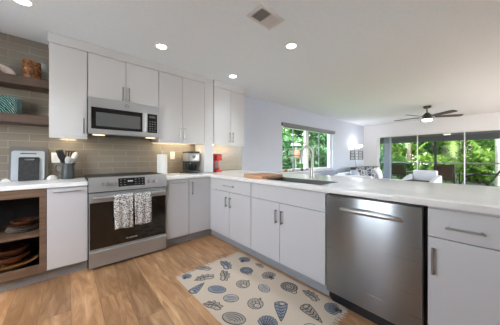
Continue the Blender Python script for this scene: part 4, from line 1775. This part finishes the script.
# sling lounger seen from the side
t = thing('sling_chair', 'low black sling lounge chair with crossed legs on the lanai', 'chair', (10.35, .14, -.02), R(180))
for sg in (-1, 1):
    MB().tube([(sg * .28, -.42, .0), (sg * .28, -.46, .25), (sg * .28, -.36, .50), (sg * .28, -.10, .62), (sg * .28, .18, .64)], .012, 8).build('side_frame', blk, t, local=True)
    MB().tube([(sg * .25, .46, .0), (sg * .25, .10, .36), (sg * .25, -.30, .44)], .012, 8).build('leg', blk, t, local=True)
    MB().tube([(sg * .25, -.05, .02), (sg * .25, .22, .36), (sg * .25, .48, .84)], .012, 8).build('back_post', blk, t, local=True)
b = MB()
b.grid(lambda u, v: (-.24 + .48 * u, -.34 + v * .58, .40 - .05 * sin(v * pi)), 4, 8)
o = b.build('seat', brown_weave, t, local=True)
o.modifiers.new('thick', 'SOLIDIFY').thickness = .01
b = MB()
b.grid(lambda u, v: (-.24 + .48 * u, .24 + v * .25, .38 + v * .48), 4, 6)
o = b.build('backrest', brown_weave, t, local=True)
o.modifiers.new('thick', 'SOLIDIFY').thickness = .01
MB().tube([(-.28, .18, .64), (-.28, .38, .645)], .012, 8).tube([(.28, .18, .64), (.28, .38, .645)], .012, 8).tube([(-.28, -.42, .02), (.28, -.42, .02)], .014, 8).build('armrest', blk, t, local=True)

# screen railing of the lanai
t = thing('screen_frame', 'dark metal screen frame with chair rail along the lanai edge', 'railing', (12.55, 0, -.02))
for y in (3.9, 1.52, -.85, -3.2):
    MB().box(12.52, 12.60, y - .04, y + .04, -.02, 1.90).build('post', mat('bronze_frame', (.045, .045, .05), .5, .4), t)
b = MB()
b.box(12.53, 12.59, -3.2, 3.9, .90, .96).box(12.53, 12.59, -3.2, 3.9, .46, .50).box(12.53, 12.59, -3.2, 3.9, -.02, .06)
b.build('rail', mat('pale_rail', (.20, .21, .22), .5, .3), t)
t = thing('lanai_light', 'white flush light on the grey lanai ceiling', 'ceiling light', (11.4, 1.04, 2.13))
MB().box(11.29, 11.51, .93, 1.15, 2.085, 2.1295, .01, 2).build('housing', white_plastic, t)
MB().box(11.31, 11.49, .95, 1.13, 2.078, 2.0849).build('diffuser', emit('lanai_lamp_glow', (1, .97, .92), 3.0), t)

# bird feeder beyond the kitchen window
bx, by = 6.62, 4.85
t = thing('bird_feeder', 'grey bird feeder on a pole outside the kitchen window', 'bird feeder', (bx, by, -.12))
gz = mat('weathered_grey', (.22, .21, .20), .7)
MB().cyl((bx, by, -.12), (bx, by, 1.62), .035, .03, 12).build('pole', gz, t)
MB().lathe((bx, by, 1.15), [(0, 0), (.26, 0), (.30, .03), (.27, .03), (.24, .012), (0, .012)], 24).build('tray', gz, t)
MB().lathe((bx + .02, by - .03, 1.165), [(0, 0), (.10, 0), (.115, .15), (.09, .28), (0, .29)], 20).build('seed_tube', mat('terracotta', (.17, .065, .025), .7), t)
MB().lathe((bx, by, 1.62), [(0, .16), (.05, .15), (.16, .08), (.21, .0), (.15, .0), (0, .02)], 20).build('roof', gz, t)


# ================================================================== GARDEN
def leaves(spots, size, n, rnd, flat=.6, long=2.0):
    """spots = ellipsoids (centre, radii); every leaf a small folded blade"""
    V, F = [], []
    tot = sum(s[1][0] * s[1][1] * s[1][2] for s in spots)
    for c, rad in spots:
        k = max(8, int(n * rad[0] * rad[1] * rad[2] / tot))
        for _ in range(k):
            d = Vector((rnd.gauss(0, 1), rnd.gauss(0, 1), rnd.gauss(0, 1))).normalized()
            rr = rnd.uniform(.55, 1.0)
            p = Vector((c[0] + d.x * rad[0] * rr, c[1] + d.y * rad[1] * rr, c[2] + d.z * rad[2] * rr))
            out = (d + Vector((rnd.uniform(-.9, .9), rnd.uniform(-.9, .9), rnd.uniform(-.7, .5)))).normalized()
            sd_ = out.cross(Vector((rnd.uniform(-.5, .5), rnd.uniform(-.5, .5), 1))).normalized()
            nn = sd_.cross(out)
            L_ = size * rnd.uniform(.7, 1.3)
            w_ = L_ / long
            i = len(V)
            V += [p, p + out * L_ * .45 + sd_ * w_ * .5 + nn * w_ * .15, p + out * L_ - nn * L_ * .12, p + out * L_ * .45 - sd_ * w_ * .5 + nn * w_ * .15]
            F += [(i, i + 1, i + 2), (i, i + 2, i + 3)]
    return V, F


def raw(name, V, F, m, parent):
    me = bpy.data.meshes.new(name)
    lo = parent.location
    me.from_pydata([tuple(v - lo) for v in V], [], F)
    me.materials.append(m)
    o = bpy.data.objects.new(name, me)
    C.objects.link(o)
    o.parent = parent
    return o


LM = {'lime': leaf_mat('lime_leaf', (.085, .20, .022), (.24, .38, .06)),
      'mid': leaf_mat('mid_leaf', (.028, .105, .02), (.095, .23, .045)),
      'deep': leaf_mat('deep_leaf', (.012, .06, .02), (.05, .15, .04)),
      'teal': leaf_mat('teal_leaf', (.03, .12, .065), (.11, .26, .14))}
bark = noisy('bark', (.10, .075, .055), (.20, .16, .12), (8, 8, 2), .9)
pale_bark = noisy('pale_bark', (.38, .36, .33), (.55, .53, .50), (6, 6, 14), .9)


def tree(name, label, x, y, h, r, n, size, col, seed, cat='tree', group='trees beyond the lanai', low=.25, bk=bark, tr=.08):
    rnd = random.Random(seed)
    t = thing(name, label, cat, (x, y, -.12), group=group)
    MB().tube([(x, y, -.12), (x + rnd.uniform(-.1, .1), y + rnd.uniform(-.1, .1), h * .4), (x + rnd.uniform(-.2, .2), y + rnd.uniform(-.2, .2), h * .8)], [tr, tr * .8, tr * .4], 10).build('trunk', bk, t)
    sp = []
    for i in range(9):
        a = rnd.uniform(0, 2 * pi)
        q = rnd.uniform(0, .65) * r
        z = h * (low + (1 - low) * rnd.random())
        rr = r * rnd.uniform(.42, .65)
        sp.append(((x + q * cos(a), y + q * sin(a), z), (rr, rr, rr * .75)))
    V, F = leaves(sp, size, n, rnd)
    V = [Vector((v.x, v.y, max(v.z, -.1))) for v in V]
    raw('foliage', V, F, LM[col], t)
    return t


def shrub(label, x, y, h, r, n, size, col, seed, group):
    rnd = random.Random(seed)
    t = thing('leafy_shrub', label, 'shrub', (x, y, -.12), group=group)
    b = MB()
    for i in range(4):
        a = i * 1.6 + rnd.random()
        b.tube([(x, y, -.12), (x + .4 * r * cos(a), y + .4 * r * sin(a), h * .6)], [.025, .012], 6)
    b.build('stems', bark, t)
    sp = [((x + rnd.uniform(-.4, .4) * r, y + rnd.uniform(-.4, .4) * r, h * rnd.uniform(.3, .75)), (r * .6, r * .6, h * .35)) for _ in range(6)]
    V, F = leaves(sp, size, n, rnd, long=1.7)
    V = [Vector((v.x, v.y, max(v.z, -.1))) for v in V]
    raw('foliage', V, F, LM[col], t)
    return t


def palm(label, x, y, h, nf, fl, col, seed, bk=bark, group='palms beyond the lanai'):
    rnd = random.Random(seed)
    t = thing('palm_tree', label, 'palm', (x, y, -.12), group=group)
    MB().tube([(x, y, -.12), (x + .05, y, h * .5), (x, y + .05, h)], [.13, .11, .09], 12).build('trunk', bk, t)
    V, F = [], []
    for i in range(nf):
        a = 2 * pi * i / nf + rnd.uniform(-.2, .2)
        el = rnd.uniform(.1, 1.1)
        prev = Vector((x, y, h))
        d = Vector((cos(a) * cos(el), sin(a) * cos(el), sin(el)))
        for k in range(12):
            d = (d + Vector((0, 0, -.13))).normalized()
            nx_ = prev + d * fl / 12
            sd_ = d.cross(Vector((0, 0, 1))).normalized()
            for sg in (-1, 1):
                tip = prev + sd_ * sg * fl * .22 * (1 - .6 * k / 12) + d * fl * .12 + Vector((0, 0, -.08))
                j = len(V)
                V += [prev.copy(), nx_.copy(), tip, prev + (tip - prev) * .5 + d * .03 * fl]
                F += [(j, j + 1, j + 3), (j, j + 3, j + 2)]
            prev = nx_
    raw('fronds', V, F, LM[col], t)
    return t


G1 = 'shrubs beyond the lanai'
shrub('bright lime shrub growing beyond the lanai rail, behind the brown chair', 14.4, 1.75, 1.25, 1.0, 900, .22, 'lime', 1, G1)
shrub('mid green shrub beyond the lanai rail, left of the lime shrub', 14.6, 3.3, 1.1, 1.1, 900, .22, 'mid', 2, G1)
shrub('lime shrub beyond the lanai rail, behind the sling lounge chair', 14.8, .2, 1.5, 1.2, 1000, .24, 'lime', 3, G1)
shrub('teal green shrub beyond the lanai, at the far end by the column', 15.0, 4.8, 1.7, 1.2, 900, .22, 'teal', 4, G1)
shrub('mid green shrub beyond the lanai, right of the sling lounge chair', 14.6, -1.5, 1.4, 1.2, 900, .22, 'mid', 5, G1)
tree('garden_tree', 'tall lime green tree with brown trunk behind the lanai column', 16.5, 3.9, 4.2, 1.9, 1700, .28, 'lime', 11)
tree('garden_tree', 'tall mid green tree behind the lime shrub beyond the lanai', 17.0, 2.2, 4.6, 1.8, 1700, .26, 'deep', 12)
tree('garden_tree', 'broad bright tree filling the garden behind the sling lounge chair', 16.2, .5, 4.4, 1.9, 1700, .30, 'lime', 13)
tree('garden_tree', 'mid green tree beside the pale palm trunk in the garden', 16.8, -1.3, 4.4, 1.9, 1500, .28, 'mid', 14)
tree('garden_tree', 'teal green tree deep in the garden behind the lanai column', 19.0, 5.9, 5.5, 2.5, 2600, .45, 'teal', 15)
tree('garden_tree', 'dark green tree deep in the garden behind the tall trees', 20.0, 3.4, 6.0, 2.5, 2600, .45, 'deep', 16)
tree('garden_tree', 'deep green tree at the back of the garden behind the bright tree', 20.5, 1.2, 6.0, 2.4, 2600, .45, 'deep', 17)
tree('garden_tree', 'farthest mid green tree behind the pale palm trunk', 20.0, -1.6, 6.0, 2.6, 2600, .45, 'mid', 18)
palm('palm with a brown trunk standing behind the first door panel', 14.8, 2.95, 2.6, 15, 1.7, 'mid', 21)
palm('palm with arching lime fronds behind the middle door panels', 15.2, 1.15, 2.2, 16, 1.9, 'lime', 22)
palm('palm with a pale grey trunk at the edge of the sliding door', 13.9, -.36, 2.9, 16, 1.9, 'mid', 23, pale_bark)
G2 = 'greenery beyond the kitchen window'
shrub('dark green shrub right outside the first kitchen window pane', 7.3, 6.2, 2.1, 1.15, 2200, .18, 'deep', 41, G2)
shrub('mid green shrub outside the kitchen window behind the faucet', 9.3, 6.7, 2.1, 1.1, 2200, .18, 'mid', 42, G2)
shrub('dark green shrub outside the second kitchen window pane', 11.4, 6.4, 2.2, 1.2, 2200, .18, 'deep', 43, G2)
tree('garden_tree', 'green tree behind the bird feeder outside the kitchen window', 10.0, 9.2, 4.6, 2.0, 3000, .32, 'mid', 31, group=G2, low=.15)
tree('garden_tree', 'deep green tree outside the kitchen window near the lamp side', 13.8, 8.6, 4.6, 2.0, 3000, .32, 'deep', 32, group=G2, low=.15)
tree('garden_tree', 'deep green tree farther off outside the kitchen window', 12.6, 12.6, 6.5, 3.0, 4200, .55, 'deep', 34, group=G2, low=.1)
tree('garden_tree', 'deep green tree farthest away outside the kitchen window', 18.3, 12.4, 6.8, 3.3, 4200, .60, 'deep', 35, group=G2, low=.1)
tree('garden_tree', 'mid green tree far beyond the last kitchen window pane', 22.0, 9.6, 6.8, 3.0, 4200, .55, 'deep', 36, group=G2, low=.1)
